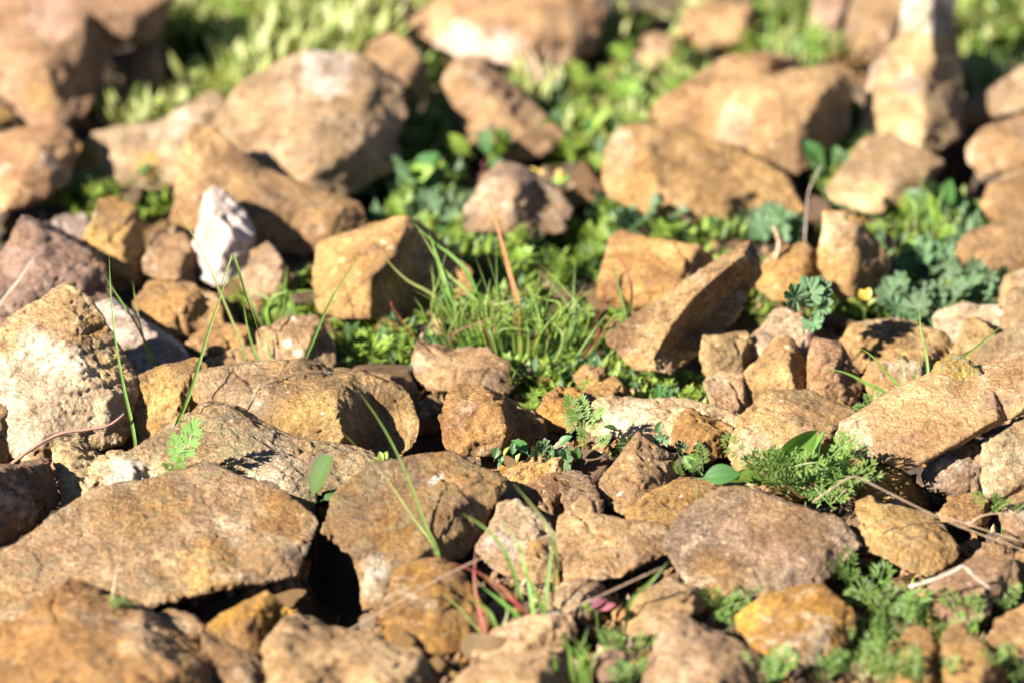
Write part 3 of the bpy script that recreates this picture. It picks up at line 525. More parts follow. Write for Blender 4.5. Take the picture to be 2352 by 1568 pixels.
def build_stones():
    objs = []
    for s in STONES:
        pts = [Vector((float(x), float(y))) for x, y in s['pts']]
        c0 = sum(pts, Vector((0, 0))) / len(pts)
        pts = [p + (p - c0).normalized() * 4.0 + (p - c0) * .02 for p in pts]
        ww = max(p.x for p in pts) - min(p.x for p in pts); h2 = max(p.y for p in pts) - min(p.y for p in pts)
        pts = simplify(pts, 0.058 * min(ww, h2))
        xs = [p.x for p in pts]; ys = [p.y for p in pts]
        wdt, hgt = max(xs) - min(xs), max(ys) - min(ys)
        mn = min(wdt, hgt)
        c = Vector((sum(xs) / len(xs), sum(ys) / len(ys)))
        gy = max(ys) - 0.06 * hgt if s['gy'] is None else s['gy']
        if not s['lift']: gy = min(gy, max(ys) - 0.05 * hgt)
        t0 = tg(gy); pix = t0 / FX
        r = random.Random(hash(s['label'][:20]) if False else sum(map(ord, s['label'])))
        def pos(x, y, b):
            d = s['k'] * (gy - y) + s['kx'] * (x - c.x) - b
            return CAM + ray(x, y) * (t0 + d * pix)
        inn = s['inn'] and [(x, y, b * s['bm']) for x, y, b in s['inn']]
        if inn is None:
            env = envelope(pts, c, mn, s, r)
            inn = []
            stp = max(9.0, mn / 13)
            yy = min(ys) + stp
            while yy < max(ys):
                xx = min(xs) + stp * (1 + .5 * (int(yy / stp) % 2))
                while xx < max(xs):
                    pp = Vector((xx, yy))
                    if inside(c.lerp(pp, 1.0 + 5.0 / max((pp - c).length, 6)), pts): inn.append((xx, yy, env(xx, yy)))
                    xx += stp
                yy += stp
        else:
            raw = list(inn)
            def env(x, y):
                d = sorted(((x - a) ** 2 + (y - b) ** 2, e) for a, b, e in raw)[:2]
                b = sum(e / (q + 1) for q, e in d) / sum(1 / (q + 1) for q, e in d)
                u, v = (x - c.x) / (wdt / 2), (y - c.y) / (hgt / 2)
                l = math.hypot(u, v) + 1e-6; u /= l; v /= l
                return b * (0.35 + 0.5 * max(v, 0) + 0.3 * max(-u, 0) - 0.35 * max(u, 0) - 0.35 * max(-v, 0))
        # slightly jagged outline
        outline = []
        n = len(pts)
        for i in range(n):
            a, b2 = pts[i], pts[(i + 1) % n]
            outline.append(a)
            L = (b2 - a).length
            if L > 26:
                m = a.lerp(b2, r.uniform(.35, .65))
                nrm = Vector((-(b2 - a).y, (b2 - a).x)) / L
                outline.append(m + nrm * r.uniform(-.03, .03) * L)
        n = len(outline)
        co = outline + [Vector((x, y)) for x, y, b in inn]
        vv, ee, ff, ov, oe, of = delaunay_2d_cdt(co, [], [list(range(n))], 1, 1e-4)
        bul = [env(q.x, q.y) for q in outline] + [b for x, y, b in inn]
        bm = bmesh.new()
        front = []
        for q, o in zip(vv, ov):
            front.append(bm.verts.new(pos(q.x, q.y, bul[o[0]] if o else 0.0)))
        for f in ff:
            try: bm.faces.new([front[i] for i in f])
            except ValueError: pass
        ring0 = [None] * n
        for vi, o in enumerate(ov):
            for k in o:
                if k < n: ring0[k] = front[vi]
        if any(v is None for v in ring0):
            ring0 = [v for v in ring0 if v is not None]
        n2 = len(ring0)
        T = s['T'] or mn * 0.7
        hd = Vector((0, 1, -0.12))
        cen = sum((v.co for v in ring0), Vector()) / n2
        rings = [ring0]
        for sc, dd in ((0.9, 0.45), (0.62, 0.95)):
            rings.append([bm.verts.new(cen + (v.co - cen) * (sc * r.uniform(.93, 1.04)) + hd * (T * pix * dd * r.uniform(.85, 1.15))) for v in ring0])
        for a, b2 in zip(rings, rings[1:]):
            for i in range(n2):
                j = (i + 1) % n2
                bm.faces.new((a[i], a[j], b2[j], b2[i]))
        top = bm.verts.new(cen + hd * (T * pix * 1.05))
        for i in range(n2):
            bm.faces.new((rings[-1][i], rings[-1][(i + 1) % n2], top))
        bmesh.ops.recalc_face_normals(bm, faces=bm.faces)
        me = bpy.data.meshes.new("coarse"); bm.to_mesh(me); bm.free()
        o = bpy.data.objects.new(s['name'], me); COL.objects.link(o)
        vox = 0.00075 if gy > 800 else (0.0011 if gy > 560 else 0.0016)
        if mn * pix < 0.02: vox = min(vox, mn * pix / 28)
        rm = o.modifiers.new("r", 'REMESH'); rm.mode = 'VOXEL'; rm.voxel_size = vox
        sm = o.modifiers.new("s", 'SMOOTH'); sm.factor = 0.5; sm.iterations = s['soft']
        s['o'] = o; s['mn'] = mn * pix; s['vox'] = vox; s['c'] = c; s['pix'] = pix
    dg = bpy.context.evaluated_depsgraph_get()
    dg.update()
    ux = np.array((1.0, 0, 0)); fw = np.array(FW); up = np.array(UP); cam0 = np.array(CAM)
    ntri = 0
    global DEPTH
    DEPTH = np.full((200, 300), 1e9)
    for si, s in enumerate(STONES):
        o = s['o']
        me = bpy.data.meshes.new_from_object(o.evaluated_get(dg), depsgraph=dg)
        n = len(me.vertices)
        p = np.empty(n * 3, np.float32); me.vertices.foreach_get("co", p); p = p.reshape(-1, 3).astype(float)
        nr = np.empty(n * 3, np.float32); me.vertex_normals.foreach_get("vector", nr); nr = nr.reshape(-1, 3).astype(float)
        q = p + si * 3.17
        L = s['mn']; R = s['rough']
        rs = np.random.default_rng(100 + si)
        cen = p.mean(0)
        for ci in range(9):
            nn = rs.normal(size=3); nn[1] -= 0.35; nn[2] += 0.25; nn /= np.linalg.norm(nn)
            hh = (p - cen) @ nn
            wob = 0.02 * L * perlin(q / (0.5 * L) + ci) if ci < 3 else 0.0
            lim = hh.max() * rs.uniform(0.965, 0.99)
            over = hh + wob - lim
            p = p - np.where(over > 0, over * 0.92, 0)[:, None] * nn
        me.vertices.foreach_set("co", p.astype(np.float32).ravel()); me.update()
        me.vertex_normals.foreach_get("vector", nr0 := np.empty(n * 3, np.float32)); nr = nr0.reshape(-1, 3).astype(float)
        amp_big = min(0.002, 0.016 * L)
        d = amp_big * fbm(q / (0.32 * L), 3)
        cell = max(0.35 * L, 0.008)
        d += min(0.035 * cell, 0.0016) * facet(q / cell + 0.35 * np.stack([perlin(q / cell * 1.5 + 9), perlin(q / cell * 1.5 + 4), perlin(q / cell * 1.5 + 2)], 1), si)
        c2 = 0.0075
        d += 0.0005 * R * facet(q / c2 + 0.4 * np.stack([perlin(q / c2 * 1.3), perlin(q / c2 * 1.3 + 7), perlin(q / c2 * 1.3 + 5)], 1), si + 31)
        d += 0.0006 * R * fbm(q / 0.0042, 3, 0.65)
        d -= 0.0010 * R * smoothstep(0.25, 0.5, perlin(q / 0.0036 + 3.3))       # pits
        if True:
            bed = np.array((0.25, -0.35, 0.9)) + 0.5 * rs.normal(size=3); bed /= np.linalg.norm(bed)
            h = (p @ bed) / 0.0065 + 0.8 * perlin(q / 0.03)
            d += (0.45 + s['ledge']) * 0.0011 * (smoothstep(0.0, 0.25, h - np.floor(h)) - (h - np.floor(h)))
        for _ in range(0 if s['name'] == 'flat_stone' else 2):                       # hairline cracks
            nn = rs.normal(size=3); nn /= np.linalg.norm(nn)
            off = (p - cen) @ nn - rs.uniform(-.3, .3) * L + 0.10 * L * fbm(q / (0.4 * L) + 70, 3)
            d -= 0.0016 * np.exp(-(off / (1.1 * s['vox'])) ** 2) * smoothstep(-.05, .25, perlin(q / (0.5 * L) + 33))
        p2 = p + nr * d[:, None]
        # base colour of each face: fresh breaks, crusts and stains of their own shape
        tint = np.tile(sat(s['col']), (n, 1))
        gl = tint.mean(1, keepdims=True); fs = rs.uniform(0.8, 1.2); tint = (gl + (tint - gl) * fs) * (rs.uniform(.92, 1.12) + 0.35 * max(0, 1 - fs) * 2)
        tint *= (1 + 0.22 * fbm(q / 0.03 + 40, 3))[:, None]
        if s['patches']:
            rel = p - cam0
            t = rel @ fw
            X = rel @ ux / t * FX + W / 2; Y = H / 2 - rel @ up / t * FX
            for pa in s['patches']:
                x, y, rad, col, amt = pa[:5]
                dx, dy = X - x, Y - y
                if len(pa) > 5:
                    a = math.radians(pa[6]); ca, sa = math.cos(a), math.sin(a)
                    dx, dy = dx * ca + dy * sa, (-dx * sa + dy * ca) / pa[5]
                dd = np.hypot(dx, dy) / rad
                dd += (0.55 if rad > 26 else 0.18) * fbm(q / (rad * s['pix'] * 0.5) + 11, 4, 0.6)
                w = (smoothstep(1.08, 0.72, dd) * amt)[:, None]
                tint = tint * (1 - w) + sat(col) * w
        rl = p2 - cam0; tt = rl @ fw
        ix = ((rl @ ux / tt * FX + W / 2) / 8).astype(int); iy = ((H / 2 - rl @ up / tt * FX) / 8).astype(int)
        ok = (ix >= 0) & (ix < 300) & (iy >= 0) & (iy < 200)
        np.minimum.at(DEPTH, (iy[ok], ix[ok]), tt[ok])
        base = np.array((p2[:, 0].mean(), p2[:, 1].mean(), max(p2[:, 2].min(), 0.0)))
        p2 -= base
        me.vertices.foreach_set("co", p2.astype(np.float32).ravel())
        att = me.color_attributes.new("tint", 'FLOAT_COLOR', 'POINT')
        rgba = np.ones((n, 4), np.float32); rgba[:, :3] = np.clip(tint, 0.01, 0.85)
        att.data.foreach_set("color", rgba.ravel())
        me.polygons.foreach_set("use_smooth", np.ones(len(me.polygons), bool))
        me.materials.clear(); me.materials.append(M_STONE)
        old = o.data
        o.modifiers.clear(); o.data = me; me.name = s['name']; bpy.data.meshes.remove(old)
        o.location = base
        o["rust"] = float(s['rust']); o["lichen"] = float(s['lichen'])
        tag(o, s['label'], s['cat'])
        me.update()
        ntri += len(me.polygons) * 2
    print("stone tris", ntri)
build_stones()
lap("stones")

# ------------------------------------------------------------------ loose pebbles, grit
def rock_proto(seed, col, sub=3):
    bm = bmesh.new()
    bmesh.ops.create_icosphere(bm, subdivisions=sub, radius=0.5)
    me = bpy.data.meshes.new("pebble"); bm.to_mesh(me); bm.free()
    n = len(me.vertices)
    p = np.empty(n * 3, np.float32); me.vertices.foreach_get("co", p); p = p.reshape(-1, 3).astype(float)
    r = np.random.default_rng(seed)
    # cut by random planes -> angular chip
    for _ in range(8):
        nn = r.normal(size=3); nn /= np.linalg.norm(nn)
        h = r.uniform(0.13, 0.33)
        dist = p @ nn - h
        p -= np.where(dist > 0, dist, 0)[:, None] * nn
    p *= np.array((r.uniform(.9, 1.25), r.uniform(.75, 1.1), r.uniform(.4, .85))) * 1.25
    p += 0.025 * np.stack([fbm(p * 6 + seed, 3), fbm(p * 6 + seed + 5, 3), fbm(p * 6 + seed + 9, 3)], 1)
    me.vertices.foreach_set("co", p.astype(np.float32).ravel())
    att = me.color_attributes.new("tint", 'FLOAT_COLOR', 'POINT')
    rgba = np.ones((n, 4), np.float32); rgba[:, :3] = sat(col)
    att.data.foreach_set("color", rgba.ravel())
    me.polygons.foreach_set("use_smooth", np.ones(len(me.polygons), bool))
    me.materials.append(M_STONE); me.update()
    return me

PEB_COLS = [(.42,.28,.14), (.36,.23,.11), (.46,.30,.13), (.31,.20,.11), (.50,.37,.22), (.40,.29,.17), (.46,.27,.09), (.28,.19,.12), (.58,.46,.31), (.38,.24,.12), (.44,.31,.19), (.34,.22,.12)]
protos = [rock_proto(i + 3, PEB_COLS[i % 12], 4) for i in range(14)]
PEBBLES = []
def pebble(x, y, w, gi, rr):
    p = at(x, y)
    if in_hole(p.x, p.y, 1.1): return
    sz = w * tg(y) / FX
    o = bpy.data.objects.new("pebble", protos[gi % len(protos)])
    o.scale = (sz, sz * rr.uniform(.8, 1.1), sz * rr.uniform(.8, 1.25))
    o.rotation_euler = (rr.uniform(-.5, .5), rr.uniform(-.5, .5), rr.uniform(0, 6.28))
    o.location = (p.x, p.y, gz(p.x, p.y) + sz * rr.uniform(.08, .24))
    o["rust"] = rr.uniform(.2, .8); o["lichen"] = 0.0
    link(o); PEBBLES.append(o)
rr = random.Random(5)
for i in range(1150):
    y = rr.uniform(40, 1560) if i < 700 else rr.uniform(640, 1560)
    w = rr.choice((28, 36, 45, 60, 80, 110)) * rr.uniform(.85, 1.2)
    pebble(rr.uniform(-20, 2372), y, w, rr.randrange(14), rr)

def build_grit():
    ico = bmesh.new(); bmesh.ops.create_icosphere(ico, subdivisions=1, radius=0.5)
    bv = np.array([v.co[:] for v in ico.verts]); bf = np.array([[v.index for v in f.verts] for f in ico.faces]); ico.free()
    n = 13000
    r = np.random.default_rng(3)
    V, F, C = [], [], []
    cols = np.array([sat(c) for c in PEB_COLS])
    xs = r.uniform(-30, 2382, n); ys = r.uniform(20, 1590, n)
    xs[8000:10000] = r.uniform(0, 2352, 2000); ys[8000:10000] = r.uniform(700, 1590, 2000)
    xs[10000:] = r.uniform(-2600, 4950, 3000); ys[10000:] = r.uniform(-420, 2500, 3000)
    pos = np.array([at(x, y)[:] for x, y in zip(xs, ys)])
    z = ground_height(pos[:, 0], pos[:, 1])
    for i in range(n):
        sz = 5 * (6.5 ** r.random()) * 0.00018
        if i >= 8000: sz = r.uniform(18, 46) * 0.00018
        if i >= 10000:
            sz = 10 * (24.0 ** r.random()) * 0.00018
            if -180 < xs[i] < 2532 and -160 < ys[i] < 1720: sz = 0.002
        if in_hole(pos[i, 0], pos[i, 1]): z[i] -= .05
        A = r.normal(size=(3, 3)); q, _ = np.linalg.qr(A)
        v = (bv * (1 + 0.25 * r.normal(size=(len(bv), 1))) * np.array((1.2, .9, .7))) @ q * sz
        V.append(v + np.array((pos[i, 0], pos[i, 1], z[i] + sz * .2))); F.append(bf + i * len(bv))
        C.append(np.tile(cols[r.integers(12)], (len(bv), 1)))
    V = np.concatenate(V); F = np.concatenate(F); C = np.concatenate(C)
    me = new_mesh("grit", V.tolist(), F.tolist(), M_STONE)
    att = me.color_attributes.new("tint", 'FLOAT_COLOR', 'POINT')
    att.data.foreach_set("color", np.concatenate([C, np.ones((len(C), 1))], 1).astype(np.float32).ravel())
    o = link(bpy.data.objects.new("grit", me)); o["rust"] = .4; o["lichen"] = 0.0
    tag(o, "fine brown grit and crumbs lying in the gaps", "grit", kind="stuff")
build_grit()
lap("grit")

# ------------------------------------------------------------------ grass blades and stalks
def spline(pts, n):
    P = [pts[0] + (pts[0] - pts[1])] + pts + [pts[-1] + (pts[-1] - pts[-2])]
    out = []
    segs = len(pts) - 1
    for i in range(n + 1):
        u = i / n * segs
        k = min(int(u), segs - 1); t = u - k
        a, b, c, d = P[k], P[k + 1], P[k + 2], P[k + 3]
        out.append(0.5 * ((2 * b) + (c - a) * t + (2 * a - 5 * b + 4 * c - d) * t * t + (3 * b - a - 3 * c + d) * t ** 3))
    return out

def blade_mesh(pts, width, mat, base, roll=0.0, taper='blade', n=14):
    """folded grass blade along pts (world points)"""
    P = spline(pts, n)
    V, F = [], []
    for i, p in enumerate(P):
        t = (P[min(i + 1, n)] - P[max(i - 1, 0)]).normalized()
        view = (p - CAM).normalized()
        side = t.cross(view).normalized()
        nor = side.cross(t).normalized()
        a = roll + 0.5 * i / n
        sd = side * math.cos(a) + nor * math.sin(a)
        nn = nor * math.cos(a) - side * math.sin(a)
        u = i / n
        w = width * (0.75 + 0.25 * min(1, u * 5)) * (1 - u ** 2.2) + width * 0.03
        V += [p - sd * w / 2 - base, p + nn * w * 0.22 - base, p + sd * w / 2 - base]
    for i in range(n):
        a = i * 3; b = a + 3
        F += [(a, a + 1, b + 1, b), (a + 1, a + 2, b + 2, b + 1)]
    return new_mesh("blade", V, F, mat, True)

def tube_mesh(pts, width, mat, base, n=14, end=0.6, sides=6, name="stem"):
    P = spline(pts, n)
    V, F = [], []
    for i, p in enumerate(P):
        t = (P[min(i + 1, n)] - P[max(i - 1, 0)]).normalized()
        s = t.cross(Vector((0.31, 0.2, 0.93))).normalized(); q = s.cross(t)
        r = width / 2 * (1 + (end - 1) * i / n) * (1 + 0.16 * math.sin(i * 2.1) + (.35 if i % 5 == 3 else 0))
        for k in range(sides):
            a = 2 * math.pi * k / sides
            V.append(p + (s * math.cos(a) + q * math.sin(a)) * r - base)
    for i in range(n):
        for k in range(sides):
            F.append((i * sides + k, i * sides + (k + 1) % sides, (i + 1) * sides + (k + 1) % sides, (i + 1) * sides + k))
    F.append(tuple(range(sides))[::-1]); F.append(tuple(n * sides + k for k in range(sides)))
    return new_mesh(name, V, F, mat, True)

def rootless(base):
    """the point on the soil under a plant"""
    return Vector((base.x, base.y, gz(base.x, base.y) - 0.003))

def px(gy): return tg(gy) / FX

def grass(label, gy, blades, cat="grass tuft", name="grass_tuft", group=None):
    """blades: (points in the picture, width px, material, depth lean px)"""
    b0 = at(*blades[0][0][0], gy)
    base = rootless(b0)
    root = link(bpy.data.objects.new(name, None)); root.location = base
    root.empty_display_size = 0.01
    tag(root, label, cat, group)
    for bi, bl in enumerate(blades):
        pts, w, mat = bl[:3]
        lean = bl[3] if len(bl) > 3 else 0.0
        kind = bl[4] if len(bl) > 4 else 'blade'
        n = len(pts)
        wp = [at(x, y, gy, lean * i / (n - 1)) for i, (x, y) in enumerate(pts)]
        if wp[0].z > base.z + 0.006 and kind == 'blade' and pts[0][1] > pts[-1][1]:
            wp.insert(0, Vector((wp[0].x * .6 + base.x * .4, wp[0].y + .001, max(base.z, wp[0].z - 0.035))))
        if kind == 'blade':
            me = blade_mesh(wp, w * px(gy), M[mat], base, roll=random.uniform(-.5, .5))
        else:
            me = tube_mesh(wp, w * px(gy), M[mat], base, end=0.7, name=kind)
        link(bpy.data.objects.new('blade' if kind == 'blade' else kind, me), root)
    return root

def stalk(label, gy, pts, w, mat, cat="stalk", name="dry_stalk", lean=0, end=.7):
    wp = [at(x, y, gy, lean * i / (len(pts) - 1)) for i, (x, y) in enumerate(pts)]
    base = rootless(wp[0])
    o = link(bpy.data.objects.new(name, tube_mesh(wp, w * px(gy), M[mat], base, n=18, end=end)))
    o.location = base
    tag(o, label, cat)

grass("tall lone green blade left of the rusty tan block", 1120, [([(312,1035),(303,970),(287,900),(268,800),(256,700),(250,575)], 8, 'grass', 10)], cat="grass blade", name="grass_plant")
grass("green blade bent sharply over at the tip in front of the white pointed stone", 1112, [([(398,1005),(430,920),(450,860),(480,760),(510,670),(535,583)], 9, 'grass'), ([(535,583),(548,620),(566,680),(588,745),(602,800)], 7, 'grass', -20), ([(534,584),(518,625),(503,675)], 4, 'grass_olive', 20)], cat="grass blade", name="grass_plant")
grass("long thin blade slanting up left across the white pointed stone", 905, [([(562,820),(530,730),(500,660),(465,580),(420,500),(385,430)], 6, 'grass_olive', 20)], cat="grass blade", name="grass_plant")
grass("pair of short dark blades behind the grey-topped rock", 935, [([(614,855),(590,820),(570,760),(558,690)], 8, 'grass'), ([(634,855),(620,810),(606,750)], 7, 'grass'), ([(640,855),(633,800),(630,750)], 5, 'twig')])
grass("green blade leaning right, rooted behind the grey-topped rock", 930, [([(698,840),(720,780),(750,710),(790,640),(842,570)], 9, 'grass', 30)], cat="grass blade", name="grass_plant")
grass("thin stems with a round green seed head right of the white-fronted boulder", 935, [([(368,865),(340,800),(310,740),(270,680),(232,622)], 7, 'grass'), ([(352,865),(332,790),(312,700),(305,645)], 6, 'grass_olive')])
grass("pink-grey dead blade at the left edge", 840, [([(-10,718),(40,645),(82,585)], 12, 'white_straw')], cat="grass blade", name="grass_plant")
grass("thin green blades rooted at the rusty stone crossing the brown rock", 1352, [([(1008,1275),(975,1200),(930,1080),(880,980),(816,886)], 8, 'grass', 20), ([(1003,1268),(950,1190),(880,1090),(780,985)], 6, 'grass_olive', 30), ([(1010,1285),(995,1262),(972,1242)], 7, 'grass')])
grass("foreground tuft of green and red blades at the bottom centre", 1488, [
    ([(1240,1515),(1205,1430),(1185,1330),(1150,1250),(1105,1205),(1060,1178)], 13, 'grass', 40), ([(1120,1468),(1100,1400),(1089,1330),(1094,1245)], 12, 'grass_red', 10),
    ([(1225,1410),(1210,1320),(1185,1240),(1138,1178)], 11, 'grass', 30), ([(1250,1405),(1258,1330),(1265,1270),(1269,1215)], 11, 'grass', 0),
    ([(1278,1262),(1255,1205),(1222,1160),(1178,1108)], 8, 'grass_olive', 40), ([(1232,1518),(1160,1518),(1078,1496)], 20, 'grass', -20),
    ([(1205,1405),(1150,1360),(1085,1298)], 11, 'grass_red', 10), ([(1185,1385),(1110,1320),(1008,1283)], 11, 'grass_red', 20), ([(1115,1465),(1060,1400),(998,1348)], 7, 'grass_olive', 10),
    ([(1250,1420),(1220,1340),(1195,1300)], 12, 'grass', 0), ([(1190,1420),(1150,1380),(1105,1345)], 13, 'grass', 0), ([(1140,1440),(1120,1400),(1075,1370)], 12, 'grass', 0), ([(1150,1460),(1165,1400),(1130,1330)], 10, 'grass_olive', 5)])
grass("blurred green blade in front of the purple-brown stone", 1470, [([(1445,1388),(1495,1335),(1535,1288)], 13, 'grass')], cat="grass blade", name="grass_plant")
grass("small tuft of thin blades behind the left end of the long pale slab", 1012, [([(2132,885),(2128,820),(2115,760),(2112,708)], 8, 'grass'), ([(2078,910),(2040,860),(2000,815),(1963,793)], 8, 'grass'), ([(2045,915),(1990,880),(1940,855),(1882,844)], 9, 'grass'), ([(2080,900),(2075,850),(2069,800)], 5, 'grass'), ([(2098,895),(2105,850),(2121,785)], 5, 'grass')])
grass("forked blade beside the triangular stone at right", 1000, [([(2203,838),(2240,800),(2312,738)], 9, 'grass'), ([(2210,840),(2255,790),(2292,765)], 7, 'grass_olive')])
r0 = random.Random(21)
tuft = [([(1188,705),(1168,620),(1142,520),(1114,438)], 13, 'grass_orange', 10), ([(1085,650),(1040,590),(1000,560),(943,508)], 10, 'grass', 10), ([(1035,700),(1012,620),(985,535)], 17, 'grass', 0), ([(1095,700),(1020,620),(955,515)], 10, 'grass_olive', 10), ([(1015,700),(930,640),(868,575)], 9, 'grass_olive', 10)]
for i in range(96):
    a = r0.gauss(0, .75); L = r0.uniform(45, 200) * (1 - .2 * abs(a))
    x0 = 1185 + r0.gauss(0, 100); y0 = 745 + r0.uniform(-35, 40)
    tuft.append(([(x0, y0), (x0 + L * .48 * math.sin(a * .88), y0 - L * .5 * math.cos(a * .88)), (x0 + L * math.sin(a), y0 - L * math.cos(a) * .95)], r0.uniform(2.6, 5), r0.choice(('grass', 'grass', 'herb', 'grass', 'herb', 'grass', 'grass_olive', 'grass', 'grass_red')), r0.uniform(-60, 60)))
grass("dense spiky grass tuft with one orange blade in the middle of the picture", 838, tuft)
grass("crossed green and red blades left of the pointed shard", 845, [([(1452,672),(1440,620),(1408,556)], 9, 'grass_red'), ([(1437,740),(1420,660),(1393,535)], 7, 'grass')])
for (lab, cx, cy, n, L, gy) in [("grass tuft between the orange-tan rock and the white-spotted stone", 640, 720, 14, 110, 775), ("blurred tuft of fresh grass at the top right edge", 2290, 230, 18, 190, 262), ("tall blurred grass tuft at the top right of centre", 1830, 150, 12, 150, 190),
                               ("blurred grass tuft in the herbs right of the upright stone", 2120, 520, 12, 120, 560), ("bleached dry blades standing in front of the broad orange boulder", 1245, 200, 6, 150, 245), ("blurred tuft of leaves at the bottom centre edge", 1330, 1545, 12, 110, 1575), ("blurred grass tuft left of the tan dome", 960, 560, 10, 90, 600)]:
    bl = []
    mats = ('straw',) if 'bleached' in lab else ('grass', 'grass', 'herb', 'grass_olive')
    for i in range(n):
        a = r0.gauss(0, .45); l = L * r0.uniform(.5, 1.05); x0 = cx + r0.gauss(0, L * .22); y0 = cy + r0.uniform(-8, 10)
        bl.append(([(x0, y0), (x0 + l * .4 * math.sin(a * .6), y0 - l * .5), (x0 + l * math.sin(a), y0 - l * math.cos(a))], r0.uniform(8, 14), r0.choice(mats), r0.uniform(-40, 40)))
    grass(lab, gy, bl)
stalk("dry straw lying across the rusty stone left of the grass tuft", 1492, [(765,1466),(880,1402),(1000,1332),(1090,1288),(1210,1232)], 3.6, 'straw')
stalk("blurred grey straw lying from the pebble to the purple-brown stone", 1485, [(1300,1402),(1390,1362),(1470,1325),(1520,1302)], 3.6, 'straw')
stalk("long dry stalk bent at a peak over the feathery leaves at right", 1362, [(1866,1152),(1930,1108),(1958,1094),(1985,1102),(2100,1160),(2200,1206),(2352,1262),(2420,1285)], 4, 'straw')
stalk("dry stalk lying beside the long bent one at the right edge", 1352, [(2150,1178),(2230,1205),(2300,1228),(2420,1262)], 3.4, 'straw')
stalk("short curled dry stem above the two stalks at the right edge", 1330, [(2225,1205),(2250,1186),(2290,1178),(2332,1186)], 4.5, 'straw')
stalk("thick bleached white stalk with a kink at the lower right", 1452, [(2088,1347),(2140,1332),(2190,1312),(2213,1300),(2238,1322),(2278,1353)], 9, 'white_straw', end=.7)
stalk("thin curved brown twig lying against the white-fronted boulder", 1128, [(22,1068),(80,1025),(140,995),(200,986),(250,976),(286,950)], 9, 'twig', cat="twig", name="twig")
stalk("dark green arching stem in front of the flat tan block", 560, [(1868,372),(1882,405),(1892,440),(1912,466),(1965,484),(2050,510)], 10, 'herb_dark', cat="stem", name="dead_stalk")
stalk("thin pale stem left of the upright pale stone", 640, [(1848,560),(1852,500),(1858,440),(1885,380)], 4, 'white_straw', cat="stem", name="dead_stalk")
stalk("pinkish dry stem among herbs left of the upright stone", 690, [(1780,600),(1790,560),(1778,520)], 13, 'straw', cat="stem", name="dead_stalk")
stalk("short dead stem standing beside the seedling on the big slab", 1478, [(258,1400),(262,1350),(272,1293)], 8, 'straw', cat="stem", name="dead_stalk")

# ------------------------------------------------------------------ leaves
def fern_leaf(mat, seed):
    r = random.Random(seed)
    V, F = [], []
    def arch(u): return Vector((0.03 * math.sin(u * 3), u, 0.16 * math.sin(u * 2.6) - .1 * u))
    for i in range(9):                                  # rachis
        p = arch(i / 8); w = 0.02 * (1 - .6 * i / 8)
        V += [p + Vector((-w, 0, 0)), p + Vector((w, 0, 0))]
    for i in range(8): F.append((2 * i, 2 * i + 1, 2 * i + 3, 2 * i + 2))
    def lobe(o, d, L, w, up):
        s = Vector((-d.y, d.x, 0)).normalized()
        k = len(V)
        V.extend([o, o + d * L * .5 + s * w + Vector((0, 0, up)), o + d * L + Vector((0, 0, up * .5)), o + d * L * .5 - s * w + Vector((0, 0, up)), o + d * L * .5 + Vector((0, 0, up - w * .35))])
        F.extend([(k, k + 4, k + 1), (k + 1, k + 4, k + 2), (k, k + 3, k + 4), (k + 4, k + 3, k + 2)])
    for j, u in enumerate((.28, .42, .56, .69, .81, .9)):
        L = (.30, .34, .32, .27, .2, .14)[j]
        for sd in (-1, 1):
            a = math.radians(r.uniform(48, 62) - 3 * j)
            d = Vector((sd * math.sin(a), math.cos(a), 0)); o = arch(u)
            lobe(o, d, L, .032, .02)
            for f, b in ((.38, .75), (.42, -.7), (.7, .6)):
                a2 = a + b * r.uniform(.8, 1.1)
                d2 = Vector((sd * math.sin(a2), math.cos(a2), 0))
                lobe(o + d * L * f, d2, L * .5, .03, .02)
    lobe(arch(.95), Vector((0, 1, 0)), .17, .05, 0)
    return new_mesh("leaf", V, F, mat)

def finger_leaf(mat, seed):
    r = random.Random(seed)
    V, F = [], []
    def arch(u): return Vector((.04 * math.sin(u * 4 + seed), u, 0.16 * math.sin(u * 2.6) - .1 * u))
    for i in range(7):
        p = arch(i / 6); w = 0.018
        V += [p + Vector((-w, 0, 0)), p + Vector((w, 0, 0))]
    for i in range(6): F.append((2 * i, 2 * i + 1, 2 * i + 3, 2 * i + 2))
    def lobe(o, a, L):
        d = Vector((math.sin(a), math.cos(a), r.uniform(-.1, .25))); q = Vector((math.cos(a), -math.sin(a), 0)) * L * .16
        k = len(V)
        V.extend([o, o + d * L * .6 + q, o + d * L, o + d * L * .6 - q, o + d * L * .5 - Vector((0, 0, .02))])
        F.extend([(k, k + 4, k + 1), (k + 1, k + 4, k + 2), (k, k + 3, k + 4), (k + 4, k + 3, k + 2)])
    for u, L in ((.34, .26), (.58, .3), (.8, .26)):
        for sd in (-1, 1):
            a = sd * math.radians(r.uniform(50, 70)); o = arch(u); st = Vector((math.sin(a), math.cos(a), 0)) * .1
            for b in (-.7, 0, .7): lobe(o + st, a + b, L * r.uniform(.85, 1.1) * (1 if b == 0 else .8))
    for b in (-.6, 0, .6): lobe(arch(.95), b, .26)
    return new_mesh("leaf", V, F, mat)

